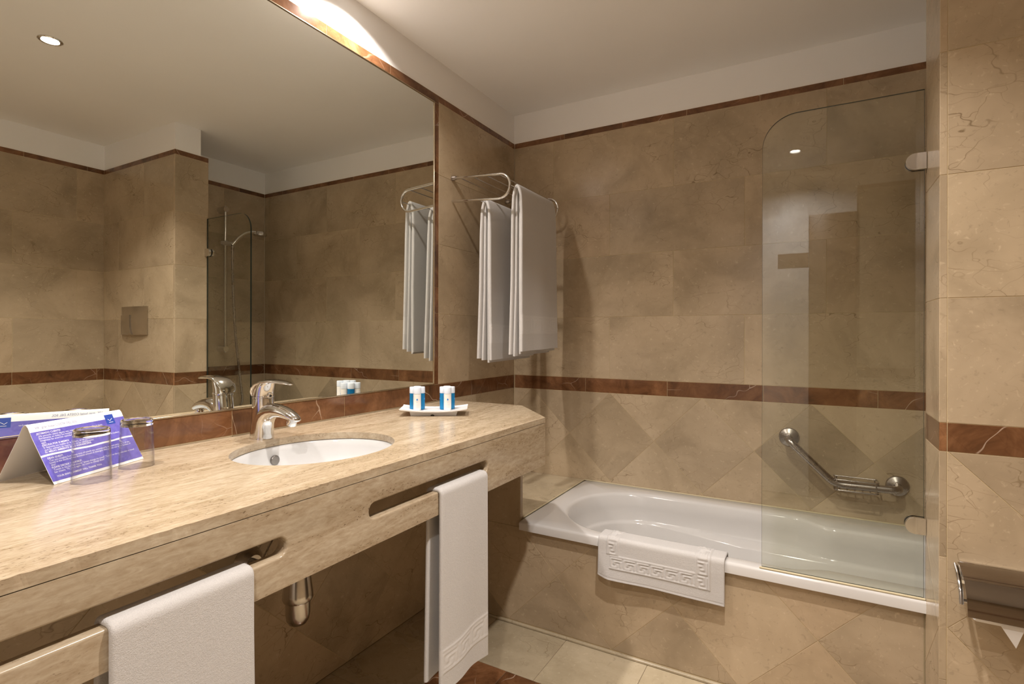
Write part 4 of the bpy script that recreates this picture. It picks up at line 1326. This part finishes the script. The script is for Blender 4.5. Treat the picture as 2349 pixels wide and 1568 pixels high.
# ------------------------------------------------------------------ folded notice card
A0 = Vector((0.168, -2.066, CT)); Ld = Vector((-0.412, 0.911, 0)).normalized(); LEN = 0.2165
Wd = Vector((-Ld.y, Ld.x, 0)); BW = 0.1225          # towards the mirror wall
HC = 0.1115
card = empty('notice_card', A0 + Ld * (LEN / 2) + Wd * (BW / 2), 'folded purple and white hotel notice card standing as a tent', 'card')
prof2 = [(0.0, 0.0006), (0.010, 0.020), (BW * 0.36, HC * 0.76)] + [(BW / 2 - 0.006, HC * 0.955), (BW / 2 - 0.0025, HC * 0.992), (BW / 2, HC), (BW / 2 + 0.0025, HC * 0.992), (BW / 2 + 0.006, HC * 0.955)] + [(BW * 0.64, HC * 0.76), (BW - 0.010, 0.020), (BW, 0.0006)]
prof2[1] = (BW / 2 * 0.17, HC * 0.17); prof2[2] = (BW / 2 * 0.76, HC * 0.78)
prof2[-2] = (BW - BW / 2 * 0.17, HC * 0.17); prof2[-3] = (BW - BW / 2 * 0.76, HC * 0.78)
V = []; F = []
npf = len(prof2)
for t in (0.0, LEN):
    for off in (0.0, -0.0005):
        for i, (w, z) in enumerate(prof2):
            a = prof2[max(i - 1, 0)]; b = prof2[min(i + 1, npf - 1)]
            d = Vector((b[0] - a[0], b[1] - a[1])).normalized(); n_ = Vector((-d.y, d.x))
            p = A0 + Ld * t + Wd * (w + n_.x * off) + Vector((0, 0, z + n_.y * off))
            V.append(tuple(p))
for i in range(npf - 1):
    F += [[i, i + 1, 2 * npf + i + 1, 2 * npf + i], [npf + i, 3 * npf + i, 3 * npf + i + 1, npf + i + 1],
          [i, npf + i, npf + i + 1, i + 1], [2 * npf + i, 2 * npf + i + 1, 3 * npf + i + 1, 3 * npf + i]]
F += [[0, 2 * npf, 3 * npf, npf], [npf - 1, 2 * npf - 1, 4 * npf - 1, 3 * npf - 1]]
mk('folded_sheet', V, F, PAPER, card, True, 30)

def profpt(q, side, off):
    """q 0..1 from bottom to ridge along the flat panel"""
    i = 0
    z = HC * q; w = BW / 2 * q
    # follow the polyline of the front half
    P = prof2[:6]
    tot = [0.0]
    for a, b in zip(P, P[1:]): tot.append(tot[-1] + sqrt((b[0] - a[0]) ** 2 + (b[1] - a[1]) ** 2))
    s = q * tot[-1]; j = 0
    while j < len(P) - 2 and tot[j + 1] < s: j += 1
    t = (s - tot[j]) / (tot[j + 1] - tot[j])
    w = P[j][0] + t * (P[j + 1][0] - P[j][0]); z = P[j][1] + t * (P[j + 1][1] - P[j][1])
    d = Vector((P[j + 1][0] - P[j][0], P[j + 1][1] - P[j][1])).normalized(); n_ = Vector((-d.y, d.x))
    w += n_.x * off; z += n_.y * off
    return w, z
PL = 0.1272
def panel3(p, q, side, off):
    """p: metres from the viewer's left, q: 0 bottom .. 1 ridge"""
    w, z = profpt(min(max(q, 0.0), 1.0), side, off)
    if side == 0: return A0 + Ld * p + Wd * w + Vector((0, 0, z))
    return A0 + Ld * (LEN - p) + Wd * (BW - w) + Vector((0, 0, z))

def patch(name, side, p0, p1, q0, q1, off, mat, wave=None):
    V = []; F = []; np_, nq = 30, 14
    for j in range(nq + 1):
        for i in range(np_ + 1):
            u = i / np_
            a0_ = q0(u) if callable(q0) else q0; a1_ = q1(u) if callable(q1) else q1
            V.append(tuple(panel3(p0 + (p1 - p0) * u, a0_ + (a1_ - a0_) * j / nq, side, off)))
    for j in range(nq):
        for i in range(np_):
            a = j * (np_ + 1) + i; F.append([a, a + 1, a + np_ + 2, a + np_ + 1])
    return mk(name, V, F, mat, card, True, 60)

def text_geo(txt, size, bold=0.0):
    cu = bpy.data.curves.new('t', 'FONT'); cu.body = txt; cu.size = size; cu.offset = bold * size; cu.resolution_u = 2
    ob = bpy.data.objects.new('t', cu); COL.objects.link(ob)
    dg = bpy.context.evaluated_depsgraph_get(); dg.update()
    me = bpy.data.meshes.new_from_object(ob.evaluated_get(dg))
    vs = [(v.co.x, v.co.y) for v in me.vertices]; fs = [list(f.vertices) for f in me.polygons]
    bpy.data.objects.remove(ob); bpy.data.curves.remove(cu); bpy.data.meshes.remove(me)
    return vs, fs

def text_block(name, side, lines, mat, off):
    parts = []
    for (txt, p, qt, size, bold, maxw) in lines:
        vs, fs = text_geo(txt, size, bold)
        if not vs: continue
        wd = max(v[0] for v in vs)
        k = min(1.0, maxw / wd) if maxw else 1.0
        q = 1 - qt
        parts.append(([tuple(panel3(p + x * k, q + y / PL, side, off)) for x, y in vs], fs))
    if parts: mk(name, *join_geo(parts), mat, card)

wavef = lambda base: (lambda u: base + 0.006 * sin(u * 9) + 0.003 * sin(u * 23))
for side in (0, 1):
    patch('purple_print', side, 0.0004, LEN - 0.0004, wavef(0.475), 0.855, 0.0002, PURPLE)
    patch('purple_print', side, 0.0004, LEN - 0.0004, 0.045, wavef(0.445), 0.0002, PURPLE)
    patch('logo_square', side, 0.168, 0.190, 0.755, 0.93, 0.00035, INKB)
    lv = []
    def stroke(pa, pb, w):
        a = Vector(pa); b = Vector(pb); d = (b - a).normalized(); n_ = Vector((-d.y, d.x)) * w / 2
        return [tuple(a - n_), tuple(b - n_), tuple(b + n_), tuple(a + n_)]
    for st in (stroke((0.1735, 0.0118), (0.1785, 0.0078), 0.0009), stroke((0.1782, 0.0078), (0.1850, 0.0128), 0.0009), stroke((0.1745, 0.0042), (0.1850, 0.0042), 0.0009)):
        lv.append(([tuple(panel3(x, 0.755 + y / PL, side, 0.0005)) for x, y in st], [[0, 1, 2, 3]]))
    mk('logo_mark', *join_geo(lv), INKW, card)
    text_block('header_text', side, [('VIK  gran hotel COSTA DEL SOL', 0.012, 0.105, 0.0072, 0.0, 0.090)], INKG, 0.0004)
B = 0.012; sz = 0.0053; mw = 0.192
ES = [("¡ESTIMADO CLIENTE!", .010, .195, sz, B, 0), ("¿Ha pensado usted alguna vez, cuántas toneladas de toallas se lavan", .012, .235, sz, 0, mw * .82),
      ("diariamente en todos los hoteles del mundo sin que sea necesario?", .011, .272, sz, 0, mw), ("Imagínese las enormes cantidades de detergente que necesariamente", .012, .309, sz, 0, mw),
      ("agua.", .012, .346, sz, 0, 0), ("¡DECIDA POR SI MISMO!", .011, .388, sz, B, 0),
      ("Si deposita sus toallas en la bañera, se las cambiaremos. Si las cuelga en el toallero", .012, .426, sz, 0, mw),
      ("que las utilizará de nuevo y no se las cambiaremos.", .012, .463, sz, 0, 0), ("SU MEDIO AMBIENTE SE LO AGRADECERÁ.", .011, .502, sz, B, 0),
      ("DEAR GUEST!", .010, .602, sz, B, 0), ("Can you imagine how many tons of towels are unnecessarily washed every day in all the", .012, .640, sz, 0, mw),
      ("hotels in the world and the immense amount of detergent that pollutes our water because of", .010, .677, sz, 0, mw), ("this?", .011, .714, sz, 0, 0),
      ("PLEASE DECIDE YOURSELF!", .010, .756, sz, B, 0), ("Towels in the bathtub means: \"please change my towel\". Towels on the towelholder or towel", .012, .795, sz, 0, mw),
      ("bar means: \"I'll use it again, no need to change them\"", .011, .832, sz, 0, 0), ("YOUR ENVIRONMENT WILL THANK YOU.", .012, .905, sz, B, 0)]
text_block('message_text', 0, ES, INKW, 0.0004)
DE = [("SEHR GEEHRTE KUNDEN!", .010, .195, sz, B, 0), ("Haben Sie schon einmal daran gedacht wieviele tonnen Handtücher", .011, .235, sz, 0, mw * .82),
      ("täglich unnötig gewaschen werden? Stellen Sie sich vor wie", .011, .275, sz, 0, mw), ("ENTSCHEIDEN SIE SELBST!", .010, .35, sz, B, 0),
      ("Handtücher in der Badewanne heisst: wir sie ; wenn Sie", .011, .395, sz, 0, mw), ("sie noch einmal verwenden wollen", .011, .435, sz, 0, 0)]
text_block('message_text', 1, DE, INKW, 0.0004)
